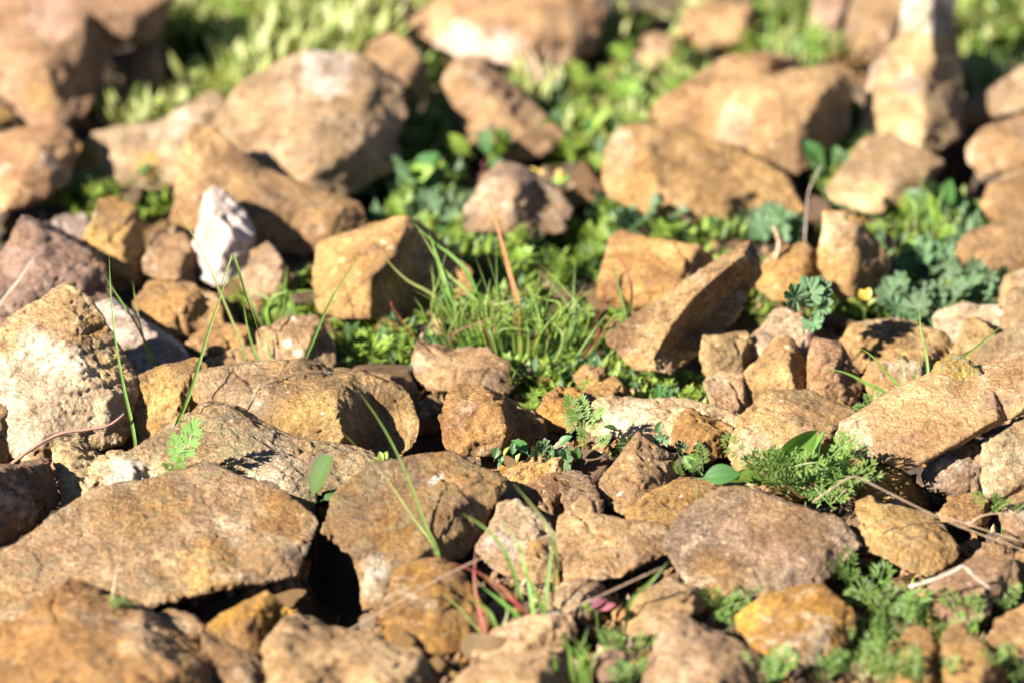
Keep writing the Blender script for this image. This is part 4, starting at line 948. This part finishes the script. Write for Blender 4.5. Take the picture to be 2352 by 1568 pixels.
def parsley_leaf(mat, seed):
    r = random.Random(seed)
    V, F = [], []
    def arch(u): return Vector((0, u, 0.14 * math.sin(u * 2.6) - .08 * u))
    for i in range(7):
        p = arch(i / 6); w = 0.022 * (1 - .5 * i / 6)
        V += [p + Vector((-w, 0, 0)), p + Vector((w, 0, 0))]
    for i in range(6): F.append((2 * i, 2 * i + 1, 2 * i + 3, 2 * i + 2))
    def pinna(o, a, sc):
        # fan-shaped leaflet cut into three to five blunt teeth
        k = len(V); V.append(o)
        n = 9
        for i in range(n):
            t = -1 + 2 * i / (n - 1)
            rad = sc * (.62 + .38 * (1 if i % 2 == 1 else .12)) * (1 - .2 * abs(t)) * (.55 if i in (0, n - 1) else 1)
            b = a + t * .75
            V.append(o + Vector((math.sin(b) * rad, math.cos(b) * rad, (.02 if i % 2 else 0) + .1 * rad)))
        for i in range(n - 1): F.append((k, k + 1 + i, k + 2 + i))
    for u, sc in ((.3, .30), (.52, .34), (.74, .30)):
        for sd in (-1, 1): pinna(arch(u), sd * math.radians(r.uniform(52, 66)), sc * r.uniform(.9, 1.1))
    pinna(arch(.8), 0, .34)
    return new_mesh("leaf", V, F, mat)

def spoon_leaf(mat, rim):
    V, F, mi = [], [], []
    nu, nv = 16, 10
    for i in range(nu + 1):
        u = i / nu
        w = .05 if u < .08 else .05 + .55 * math.sin(math.pi * min(1.0, ((u - .08) / .92)) ** 1.25) ** .62
        if i == nu: w = .08
        for j in range(nv + 1):
            q = j / nv * 2 - 1
            V.append((q * w * .5, u - .03 * abs(q) * (u > .9), .10 * math.sin(u * 2.2) + .16 * w * q * q - .02 * (j == nv // 2)))
    for i in range(nu):
        for j in range(nv):
            a = i * (nv + 1) + j
            F.append((a, a + 1, a + nv + 2, a + nv + 1))
            mi.append(1 if (u_ := i / nu) > .35 and (j in (0, nv - 1) or i == nu - 1) else 0)
    me = new_mesh("leaf", V, F, mat, True)
    me.materials.append(rim)
    me.polygons.foreach_set("material_index", mi)
    return me

def oval_leaf(mat, ratio=.42, petiole=.25):
    V, F = [], []
    nu, nv = 12, 6
    for i in range(nu + 1):
        u = i / nu
        w = 0.03 if u < petiole * .6 else max(.015, ratio * math.sin(math.pi * min(1, (u - petiole * .6) / (1 - petiole * .6)) ** .85) ** .75)
        for j in range(nv + 1):
            s = j / nv * 2 - 1
            V.append((s * w * .5, u, .14 * math.sin(u * 2.4) + abs(s) * w * .16 - .02 * (1 if j == nv // 2 else 0)))
    for i in range(nu):
        for j in range(nv):
            a = i * (nv + 1) + j
            F.append((a, a + 1, a + nv + 2, a + nv + 1))
    return new_mesh("leaf", V, F, mat, True)

def geranium_leaf(mat, seed):
    r = random.Random(seed)
    V = [Vector((0, .42, -.05))]
    n = 66
    out = []
    for i in range(n + 1):
        a = -2.65 + 5.3 * i / n
        lob = abs(math.sin((a + 2.65) / 5.3 * math.pi * 6))
        tooth = abs(math.sin((a + 2.65) / 5.3 * math.pi * 18))
        rad = .26 + .24 * lob ** .6 + .07 * tooth
        out.append((a, rad))
    for f in (.5, 1.0):
        for a, rad in out:
            R = (.24 if f == .5 else rad)
            V.append(Vector((math.sin(a) * R, .42 + math.cos(a) * R, .10 * (R / .5) ** 1.5 + .03 * math.sin(a * 9))))
    F = []
    m = n + 1
    for i in range(n):
        F.append((0, 1 + i, 2 + i)); F.append((1 + i, 1 + m + i, 2 + m + i, 2 + i))
    k = len(V)
    V += [Vector((-.02, 0, -.12)), Vector((.02, 0, -.12)), Vector((.02, .42, -.055)), Vector((-.02, .42, -.055))]
    F.append((k, k + 1, k + 2, k + 3))
    return new_mesh("leaf", V, F, mat, True)

def whorl_mesh(mat, seed, n=7, asp=.2):
    r = random.Random(seed)
    V, F = [], []
    for i in range(n):
        a = 2 * math.pi * i / n + r.uniform(-.2, .2); L = r.uniform(.8, 1.1); el = r.uniform(.15, .6)
        d = Vector((math.cos(a) * math.cos(el), math.sin(a) * math.cos(el), math.sin(el)))
        s = Vector((-math.sin(a), math.cos(a), 0)); dn = Vector((0, 0, -.12))
        k = len(V)
        V += [d * .05, d * L * .45 + s * asp * L, d * L + dn * .6, d * L * .45 - s * asp * L, d * L * .5 - Vector((0, 0, .05))]
        F += [(k, k + 4, k + 1), (k + 1, k + 4, k + 2), (k, k + 3, k + 4), (k + 4, k + 3, k + 2)]
    return new_mesh("whorl", V, F, mat)

PARS = [parsley_leaf(M['fern'], i) for i in range(3)]
SPOON = spoon_leaf(M['oval_red'], M['leaf_rim'])
FING = [finger_leaf(M['fern'], i) for i in range(4)]
FERN = [fern_leaf(M['fern'], i) for i in range(4)]
OVAL = oval_leaf(M['oval']); OVALR = oval_leaf(M['oval_red'], .5); OVALH = oval_leaf(M['herb'], .5, .3); OVALD = oval_leaf(M['herb_dark'], .5, .3)
GER = [geranium_leaf(M['geranium'], i) for i in range(2)]
WHORL = [whorl_mesh(M['herb'], i) for i in range(3)] + [whorl_mesh(M['herb_dark'], 7)]
PINKL = oval_leaf(M['pink'], .4); PETAL = oval_leaf(M['yellow'], .7, .1)

def aim(p0, p1, normal, roll=0.0):
    y = (p1 - p0); L = y.length; y.normalize()
    z = (normal - y * normal.dot(y)).normalized()
    x = y.cross(z).normalized()
    m = Matrix((x, y, z)).transposed().to_4x4()
    m = m @ Matrix.Rotation(roll, 4, 'Y') @ Matrix.Scale(L, 4)
    m.translation = p0
    return m

PLANTS = []
def plant(label, base_px, gy, leaves, cat="plant", name="plant", stem_mat='fern', group=None, stem_w=4, part='leaf'):
    """leaves: (mesh, base xy, tip xy, depth px, roll)"""
    b = at(*base_px, gy); root_p = rootless(b)
    root = link(bpy.data.objects.new(name, None)); root.location = root_p; root.empty_display_size = 0.01
    tag(root, label, cat, group)
    if b.z - root_p.z > 0.004:
        link(bpy.data.objects.new("stem", tube_mesh([root_p, (root_p + b) / 2 + Vector((.0006, 0, 0)), b], stem_w * px(gy), M[stem_mat], root_p, n=5)), root)
    for (me, bp, tp, dep, roll) in leaves:
        p0 = at(*bp, gy); p1 = at(*tp, gy, dep)
        nrm = (CAM - p0).normalized() * .6 + Vector((-.3, 0, .8))
        o = bpy.data.objects.new(part, me); link(o, root)
        m = aim(p0, p1, nrm, roll); m.translation = m.translation - root_p
        o.matrix_local = m
    PLANTS.append(root)
    return root

def fan(cx, cy, n, L, rr, mesh, spread=1.2, jit=10):
    out = []
    for i in range(n):
        a = rr.uniform(-spread, spread); l = L * rr.uniform(.6, 1.1)
        bx, by = cx + rr.gauss(0, jit), cy + rr.gauss(0, jit * .5)
        me = mesh[rr.randrange(len(mesh))] if isinstance(mesh, list) else mesh
        out.append((me, (bx, by), (bx + l * math.sin(a), by - l * math.cos(a) * .85), rr.uniform(-.6, .6) * l, rr.uniform(-.5, .5)))
    return out

r1 = random.Random(33)
plant("feathery seedling casting its shadow on the lichen-crusted stone", (418,1092), 1212, [(PARS[0], (420,1078), (452,968), 6, .1), (PARS[1], (418,1082), (402,1000), 10, -.2), (PARS[2], (416,1088), (376,1066), -10, -.3), (PARS[0], (424,1092), (470,1072), 0, .3), (PARS[1], (420,1095), (414,1050), -18, 0)], "seedling", "seedling")
plant("single spoon-shaped leaf with a reddish rim above the brown rock", (720,1140), 1225, [(SPOON, (716,1142), (766,1040), 8, -.1), (OVALD, (735,1150), (785,1135), 10, .2), (OVALD, (730,1150), (712,1165), -10, .2)], "seedling", "seedling", 'stem_red')
plant("tiny bright rosette on the back edge of the brown rock", (880,1068), 1190, [(OVALH, (880,1066), (880+dx, 1058+dy), d, rl) for dx, dy, d, rl in ((-22,-6,5,.2),(22,-6,5,-.2),(-8,-22,8,0),(10,-22,8,.1),(0,-8,-25,0),(-15,6,-12,.2),(16,4,-12,-.2))], "seedling", "seedling")
plant("small feathery plant in front of the long pale stone", (1340,1010), 1085, fan(1335,1000,4,85,r1,FERN,.9) + [(PARS[0], (1338,985), (1302,910), 0, 0), (PARS[1], (1345,975), (1388,940), 0, .2), (PARS[2], (1342,985), (1338,910), 10, .1), (FERN[3], (1360,1030), (1400,1000), 0, .3), (FERN[0], (1345,1030), (1330,985), 0, .3)])
plant("silvery feathery sprig behind the left end of the long pale slab", (2008,945), 1040, [(FERN[0], (2008,940), (2012,888), 0, 0), (FERN[1], (2008,940), (2040,905), 0, .2), (FERN[2], (2005,945), (1960,935), 0, -.3), (FERN[3], (2008,935), (1985,905), 0, -.2)])
cl = fan(1850,1115,30,95,r1,FING,1.5,52) + fan(1795,1095,16,82,r1,FING,1.4,36) + fan(1915,1130,18,85,r1,FING,1.4,32)
cl += [(OVAL, (1755,1085), (1872,985), 20, 1.0), (OVAL, (1880,1095), (1905,990), 30, -.8), (OVAL, (1960,1095), (1915,1045), 0, .3), (OVAL, (1760,1110), (1690,1085), 0, -.3)]
plant("lush clump of feathery and smooth oval leaves in sharp focus at right", (1850,1150), 1222, cl, "plant", "leafy_clump")
plant("feathery sprig with dark oval leaves right of the pyramid stone", (1600,1110), 1250, fan(1595,1090,5,70,r1,FERN,1.1,14) + [(OVALD, (1600,1100), (1700,1092), 0, .3), (OVAL, (1640,1105), (1730,1110), -10, -.2)])
plant("small seedling at the lower edge of the big slab", (268,1418), 1502, fan(264,1412,6,55,r1,FERN,1.0,10), "seedling", "seedling")
plant("feathery sprig under the overhang at the right edge", (2300,1180), 1238, fan(2290,1172,5,60,r1,FERN,1.0,22))
FB = [((1660,1400),70,6), ((1955,1330),75,4), ((2005,1395),90,7), ((2060,1420),80,6), ((1935,1490),80,5), ((2040,1470),90,7), ((2130,1440),75,6), ((2225,1425),70,6), ((2310,1400),65,5), ((1985,1555),95,8), ((2075,1575),95,8), ((2250,1560),80,6), ((1770,1560),75,6), ((1475,1490),75,6), ((1445,1560),60,6), ((2330,1560),75,5), ((2150,1570),80,6), ((1720,1380),60,4), ((1680,1450),60,4), ((2210,1470),60,4), ((1890,1545),70,5)]
wh = ["right of the small orange stone", "growing from the gap right of the purple-brown stone", "above the bleached white stalk's left end", "just left of the brown angular stone", "touching the right side of the orange-yellow stone",
      "in front of the gap left of the white stalk", "between the angular stone and the pointed stone", "just below the brown angular stone", "at the right edge below the orange stone", "in the bottom right, left of the pointed brown stone",
      "on the bottom edge right of the orange-yellow stone", "at the foot of the blunt orange-tan stone", "at the foot of the orange-yellow stone", "left of the pale blurred stone", "among mauve pebbles at the bottom centre", "in the very bottom right corner",
      "between the pointed and the blunt stones at the bottom", "under the front edge of the purple-brown stone", "beside the left end of the orange-yellow stone", "above the blunt orange-tan stone", "below the right end of the orange-yellow stone"]
for (c, L, n), w in zip(FB, wh):
    plant("blurred feathery green sprig " + w, c, c[1] + 22, fan(c[0], c[1], n, L * 1.05, r1, FING, 1.2, 16), "sprig", "sprig", group="feathery sprigs in the foreground")
plant("grey-green lobed leaves hanging over the pale lumpy stone", (1860,730), 905, [(GER[0], (1845,700), (1800,660), -20, -.2), (GER[1], (1855,705), (1862,630), 10, 0), (GER[0], (1862,720), (1910,680), 0, .3), (GER[1], (1860,725), (1878,765), -30, .1), (GER[0], (1850,700), (1830,690), -50, 0), (GER[1], (1865,690), (1900,640), 20, .2)], "plant", "lobed_leaf_plant", 'stem_red')
for (lab, cx, cy, n, L) in [("cluster of grey-green lobed leaves above the white arched stone", 2200, 690, 9, 85), ("grey-green lobed leaves below the brown lump at the right edge", 2290, 660, 8, 75), ("lobed leaves in front of the upright pale stone", 2080, 700, 8, 75), ("dark lobed leaves left of the white arched stone", 2110, 735, 8, 70), ("dark lobed leaves right of the upright pale stone's foot", 2130, 630, 9, 85), ("lobed leaves below the tan rock at the right edge", 2240, 590, 8, 80),
                            ("blurred grey-green leaves left of the orange stone behind the shard", 1480, 520, 7, 80), ("blurred lobed leaves at the right end of the long orange-brown rock", 1730, 510, 6, 75), ("round blurred grey leaf plant left of the upright pale stone", 1800, 545, 5, 80),
                            ("soft grey-green rosette left of the tan dome", 1000, 500, 8, 95), ("dark leafy rosette in the shade right of the white-crowned boulder", 930, 430, 8, 90), ("broad blurred leaves between the leaning slab and the tan dome", 1110, 370, 6, 85),
                            ("leafy rosette in the top middle green patch", 1340, 320, 8, 90), ("leafy plant under the overhanging block", 1915, 400, 10, 85), ("leafy plant in the gap right of the overhanging block", 2000, 290, 7, 80), ("leafy plant beside the reddish tan block at right", 2170, 480, 8, 80)]:
    plant(lab, (cx, cy), cy + 25, fan(cx, cy, n, L, r1, GER if 'grey' in lab or 'lobed' in lab else [GER[0], OVALH, OVALD], 1.2, 26), "plant", "lobed_leaf_plant", 'stem_red')
plant("yellow buds at the foot of the upright pale stone", (1985,705), 765, [(PETAL, (1985,690), (1975,665), 0, 0), (PETAL, (1988,690), (1998,662), 0, .3), (OVALH, (1975,700), (1945,690), 0, 0), (OVALH, (1990,705), (2015,690), -10, 0)], "flower", "flower_plant")
plant("blurred yellow flower buds above the tan dome", (1250,430), 470, [(PETAL, (1230,410), (1222,385), 0, 0), (PETAL, (1235,410), (1244,388), 0, .3), (PETAL, (1280,412), (1290,390), 0, 0), (OVALH, (1260,430), (1310,410), 0, 0), (OVALH, (1245,435), (1200,425), 0, 0)], "flower", "flower_plant")
plant("pink-tipped leaves right of the upright pale stone", (2060,590), 640, [(PINKL, (2050,580), (2035,535), 0, 0), (PINKL, (2055,580), (2075,545), 0, 0), (OVALH, (2060,590), (2110,560), 0, 0)], "plant", "pink_leaf_plant")
plant("small pink leaves in the gap below the shield-shaped stone", (1370,1400), 1478, [(PINKL, (1350,1400), (1395,1378), 0, 0), (PINKL, (1375,1402), (1415,1388), 0, .3), (OVALH, (1365,1405), (1335,1390), 0, 0)], "plant", "pink_leaf_plant")
plant("pink leaf tips left of the orange block behind the shard", (1580,600), 690, [(PINKL, (1575,590), (1568,560), 0, 0), (PINKL, (1585,590), (1605,565), 0, 0)], "plant", "pink_leaf_plant")
sg = [(OVALH, (1190,960), (1130+i*22, 1040-abs(i-2)*6), -10, .2) for i in range(0)]
plant("reddish stemmed creeping sprigs right of the blocky brown stone", (1250,1050), 1112, fan(1230,1045,7,55,r1,[OVALD, GER[0]],1.3,30) + fan(1160,1060,6,50,r1,[OVALD, OVALH],1.3,25) + fan(1290,1060,5,55,r1,[OVALD, GER[1]],1.2,20) + fan(1490,1045,8,55,r1,[OVALD, GER[0]],1.3,40), "plant", "creeping_plant", 'stem_red')

# ------------------------------------------------------------------ low herbs: each sprig a stem with whorls of leaves
def herb_proto(seed, wh, n, h):
    r = random.Random(seed)
    root = bpy.data.objects.new("herb", None); root.empty_display_size = .01
    lean = Vector((r.uniform(-.3, .3), r.uniform(-.3, .3), 1)) * h
    P = [Vector((0, 0, -.15)), lean * .4 + Vector((r.uniform(-.1, .1), 0, 0)), lean]
    parts = []
    st = bpy.data.objects.new("stem", tube_mesh(P, .06, M['fern'], Vector(), n=5, sides=5)); st.parent = root; parts.append(st)
    for i in range(n):
        u = (i + .6) / n
        o = bpy.data.objects.new("whorl", wh); o.parent = root
        o.location = spline(P, 20)[int(u * 20)]
        s = (.62 - .28 * u) * r.uniform(.85, 1.15)
        o.scale = (s, s, s * .9); o.rotation_euler = (r.uniform(-.4, .4), r.uniform(-.4, .4), r.uniform(0, 6.3))
        parts.append(o)
    return root, parts

lap('plants')
HERBS = [herb_proto(i, WHORL[[0, 1, 2, 0, 3, 1][i]], 4 + i % 3, .8 + .15 * (i % 3)) for i in range(6)]
SPRIGS = []
def sprig(x, y, size, label, group, rr):
    root, parts = HERBS[rr.randrange(6)]
    p = at(x, y); g = rootless(p)
    o = root.copy(); COL.objects.link(o)
    o.location = g; sc = size * px(y); o.scale = (sc, sc, sc)
    o.rotation_euler = (rr.uniform(-.35, .35), rr.uniform(-.35, .35), rr.uniform(0, 6.28))
    tag(o, label, "herb", group)
    ch = []
    for q in parts:
        c = q.copy(); c.parent = o; COL.objects.link(c); ch.append(c)
    SPRIGS.append((o, ch))

REG = [  # cx, cy, rx, ry, count, size px, label
    (1130, 780, 330, 85, 80, 74, "low bright green herb sprig in the mat around the spiky grass tuft"),
    (1450, 890, 200, 60, 30, 66, "low herb sprig between the pointed shard and the long pale stone"),
    (1210, 905, 70, 60, 12, 66, "leafy sprig in the gap above the blocky brown stone"),
    (1000, 540, 130, 90, 24, 80, "blurred herb sprig right of the bright orange-tan rock's top"),
    (1290, 600, 160, 70, 34, 76, "blurred herb sprig behind the spiky grass tuft"),
    (1570, 510, 200, 50, 26, 76, "blurred herb sprig in front of the long orange-brown rock"),
    (2120, 550, 200, 70, 30, 76, "blurred herb sprig in the patch right of the upright pale stone"),
    (2100, 705, 230, 45, 26, 68, "dark herb sprig behind the white arched stone"),
    (410, 610, 70, 45, 10, 76, "blurred herb sprig left of the white pointed stone"),
    (650, 690, 110, 45, 16, 70, "blurred herb sprig right of the white pointed stone"),
    (1400, 240, 200, 160, 44, 100, "strongly blurred herb in the top middle green patch"),
    (970, 350, 90, 150, 22, 100, "strongly blurred herb between the white-crowned boulder and the leaning slab"),
    (620, 130, 220, 120, 34, 110, "strongly blurred herb in the green patch at the top left"),
    (250, 455, 130, 40, 14, 90, "blurred dark herb in front of the pale ridge at left"),
    (2290, 130, 80, 130, 14, 100, "strongly blurred herb at the top right edge"),
    (1800, 90, 140, 70, 16, 95, "strongly blurred herb by the top edge, right of centre"),
    (1960, 360, 110, 90, 14, 90, "blurred herb under the overhanging block"),
    (780, 800, 90, 50, 16, 60, "bright sprig left of the spiky grass tuft"),
    (1720, 640, 130, 60, 16, 66, "blurred sprig between the shard and the upright stone"),
    (2210, 640, 140, 60, 20, 66, "dark sprig among the lobed leaves at right"),
    (1640, 905, 60, 40, 6, 60, "bright sprig at the left of the orange block"),
]
r2 = random.Random(77)
for cx, cy, rx, ry, n, sz, lab in REG:
    for i in range(n):
        a = r2.uniform(0, 6.28); q = math.sqrt(r2.random())
        sprig(cx + rx * q * math.cos(a), cy + ry * q * math.sin(a), sz * r2.uniform(.7, 1.25), lab, lab.replace("sprig", "sprigs").replace("herb ", "herbs ")[:48], r2)

def build_cover():
    r = np.random.default_rng(9)
    def make(name, mat, regs, label):
        V, F, G = [], [], []
        for cx, cy, rx, ry, n, sz in regs:
            for _ in range(n):
                a = r.uniform(0, 6.28); q = math.sqrt(r.random())
                x, y = cx + rx * q * math.cos(a), cy + ry * q * math.sin(a)
                p = at(x, y)
                if math.sin(p.x * 61 + 3 * math.sin(p.y * 23)) + math.sin(p.y * 37 + 2.5 * math.sin(p.x * 31)) + r.uniform(-.5, .5) < -.7: continue
                G.append((p.x, p.y))
                L = sz * r.uniform(.5, 1.2) * px(y)
                az = r.uniform(0, 6.28); el = r.uniform(.2, 1.3)
                d = Vector((math.cos(az) * math.cos(el), math.sin(az) * math.cos(el), math.sin(el)))
                s = Vector((-math.sin(az), math.cos(az), 0)) * L * r.uniform(.12, .22)
                z0 = p + Vector((0, 0, r.uniform(0, .6) * L))
                k = len(V)
                V += [z0, z0 + d * L * .5 + s, z0 + d * L, z0 + d * L * .5 - s, z0 + d * L * .55 + Vector((0, 0, -.05 * L))]
                F += [(k, k + 4, k + 1), (k + 1, k + 4, k + 2), (k, k + 3, k + 4), (k + 4, k + 3, k + 2)]
        G = np.array(G); zz = np.repeat(ground_height(G[:, 0], G[:, 1]), 5)
        V = np.array([v[:] for v in V]); V[:, 2] += zz
        o = link(bpy.data.objects.new(name, new_mesh(name, V.tolist(), F, mat)))
        tag(o, label, "ground cover", kind="stuff")
    make("ground_cover", M['herb'], [(1130,780,350,100,1900,40), (1450,890,220,65,600,36), (1290,590,180,90,900,44), (1000,550,140,100,800,46), (1400,250,230,180,2600,50), (970,340,100,180,1300,48), (640,130,250,150,2200,52), (2120,550,240,90,2200,38), (2100,690,260,75,2000,34), (1640,640,200,70,700,34), (1570,500,220,60,1300,34), (2290,130,100,150,900,50), (1800,90,160,90,900,50), (640,690,130,55,800,30), (780,800,100,55,700,32), (1500,1060,140,30,300,22), (1400,1500,120,60,350,30), (2050,1440,220,120,900,30), (400,610,80,50,400,34), (250,455,140,50,700,42), (1210,910,90,70,500,28), (1960,360,120,100,700,44)], "carpet of tiny green leaves between the stones")
    make("creeping_cover", M['geranium'], [(1130,790,350,90,900,44), (1450,890,220,65,300,38), (1290,590,180,90,500,46), (2120,560,240,90,900,50), (2120,690,250,70,1000,46), (1570,500,220,60,400,46), (1000,540,140,100,400,48), (970,340,100,180,400,60), (1400,250,230,180,500,60)], "grey-green creeping leaves mixed into the green carpet")
    make("fallen_leaves", M['straw'], [(1176,900,1200,700,1500,24), (2150,1400,220,120,260,26), (1150,800,320,90,260,30), (1300,1430,250,120,300,30), (1900,1000,400,200,300,26), (900,900,400,200,300,26)], "scattered dead straw and leaf crumbs on the soil")
    make("meadow_grass", M['meadow'], [(620,110,280,180,3800,100), (330,275,190,50,700,65), (1390,230,220,170,1100,70), (2290,120,100,150,500,75), (1800,60,250,80,500,75), (1000,20,300,60,500,80)], "blurred olive grass at the back of the picture")
lap('sprigs')
build_cover()
lap('cover')

# ------------------------------------------------------------------ drop the loose pebbles and sprigs that the picture does not show
COLWORD = ["tan", "brown", "ochre", "dark brown", "pale", "sandy", "orange", "dark", "whitish", "brown", "pinkish", "umber"]
STOP = {"the", "of", "a", "an", "in", "at", "with", "and", "to", "on", "by", "under", "behind", "left", "right", "just", "its", "beside", "between", "above", "below", "from", "big", "small", "large", "green", "red", "white", "brown", "dark", "pale", "tan", "long", "black", "into", "upper", "lower", "top", "bottom", "bright", "shaded", "cut", "orange", "flat", "near", "deeply", "blurred"}
_heads = [s["label"].replace(",", "").split() for s in STONES]
SHORT = {}
for s_, w_ in zip(STONES, _heads):
    for n_ in range(3, len(w_) + 1):
        if w_[n_ - 1] in STOP: continue
        if sum(h[:n_] == w_[:n_] for h in _heads) == 1: break
    SHORT[s_["label"]] = " ".join(w_[:n_])
def short(label): return SHORT[label]
ORD = ("first", "second", "third", "fourth", "fifth", "sixth", "seventh", "eighth", "ninth", "tenth", "eleventh", "twelfth", "thirteenth", "fourteenth", "fifteenth", "sixteenth", "seventeenth", "eighteenth", "nineteenth", "twentieth")
def single_out(objs):
    by = {}
    for o in objs: by.setdefault(o["label"], []).append(o)
    for lab, l in by.items():
        if len(l) == 1: continue
        l.sort(key=lambda o: pic(o.location)[0])
        for k, o in enumerate(l[:20]):
            w = lab.split(" ")
            new = ORD[k] + " from left: " + lab
            if len(new.split()) <= 16: o["label"] = new
def pic(p):
    r = p - CAM; t = r.dot(FW)
    return r.x / t * FX + W / 2, H / 2 - r.dot(UP) / t * FX
def beside(x, y):
    best = None
    for s in STONES:
        xs = [p[0] for p in s['pts']]; ys = [p[1] for p in s['pts']]
        x0, x1, y0, y1 = max(min(xs), 0), min(max(xs), W), max(min(ys), 0), min(max(ys), H)
        dx = max(x0 - x, 0, x - x1); dy = max(y0 - y, 0, y - y1)
        d = math.hypot(dx, dy) + 0.12 * math.hypot(x - (x0 + x1) / 2, y - (y0 + y1) / 2)
        if best is None or d < best[0]:
            cx, cy = (x0 + x1) / 2, (y0 + y1) / 2
            u, v = (x - cx) / max(x1 - x0, 1), (y - cy) / max(y1 - y0, 1)
            rel = ("left of" if u < 0 else "right of") if abs(u) > abs(v) else ("above" if v < 0 else "below")
            if abs(u) < .25 and abs(v) < .25: rel = "in front of"
            best = (d, rel + " the " + short(s['label']))
    return best[1]

def cull():
    bpy.context.view_layer.update()
    def seen(pts, own):
        k = 0
        for q in pts:
            x, y = pic(q)
            if not (4 < x < W - 4 and 4 < y < H - 4): continue
            if (q - CAM).dot(FW) < DEPTH[int(y / 8), int(x / 8)] + .001: k += 1
        return k > 0.12 * len(pts)
    keep = []
    for o in PEBBLES:
        c = o.location; s = o.scale.x
        pts = [c + Vector((a * s * .36, -b * s * .1, e * s * .3)) for a, e, b in ((0, .9, 0), (-.8, .5, 1), (.8, .5, 1), (0, .2, 1), (-.5, .9, 1), (.5, .9, 1), (0, .6, 1))]
        if seen(pts, (o,)): keep.append(o)
    ks = set(keep); dead = [o for o in PEBBLES if o not in ks]
    keep.sort(key=lambda o: -o.scale.x)
    dead += keep[285:]; keep = keep[:285]
    for o in keep:
        x, y = pic(o.location)
        word = COLWORD[int(protos.index(o.data)) % 12]
        size = "tiny" if o.scale.x < .009 else ("small" if o.scale.x < .014 else "sizeable")
        tag(o, size + " " + word + " chip " + beside(x, y), "pebble", "loose chips between the larger stones")
    single_out(keep)
    bpy.data.batch_remove(dead)
    ds = []
    for o, ch in SPRIGS:
        c = o.location; s = o.scale.x
        pts = [cc.matrix_world.translation + Vector(v) * s for cc in ch[1:] for v in ((0, 0, 0), (.25, 0, .1), (-.25, 0, .1), (0, -.2, .1))]
        if not seen(pts, ch): ds.append((o, ch))
        else:
            x, y = pic(c)
            o["label"] = ("tall " if s > .0145 else ("low " if s < .0105 else "")) + "green herb " + beside(x, y)
    bpy.data.batch_remove([c for o, ch in ds for c in (*ch, o)])
    nd, ns = len(ds), len(SPRIGS)
    gone = set(id(x[1]) for x in ds)
    single_out([x[0] for x in SPRIGS if id(x[1]) not in gone])
    print("pebbles kept", len(keep), "sprigs dropped", nd, "of", ns)
cull()
lap('cull')
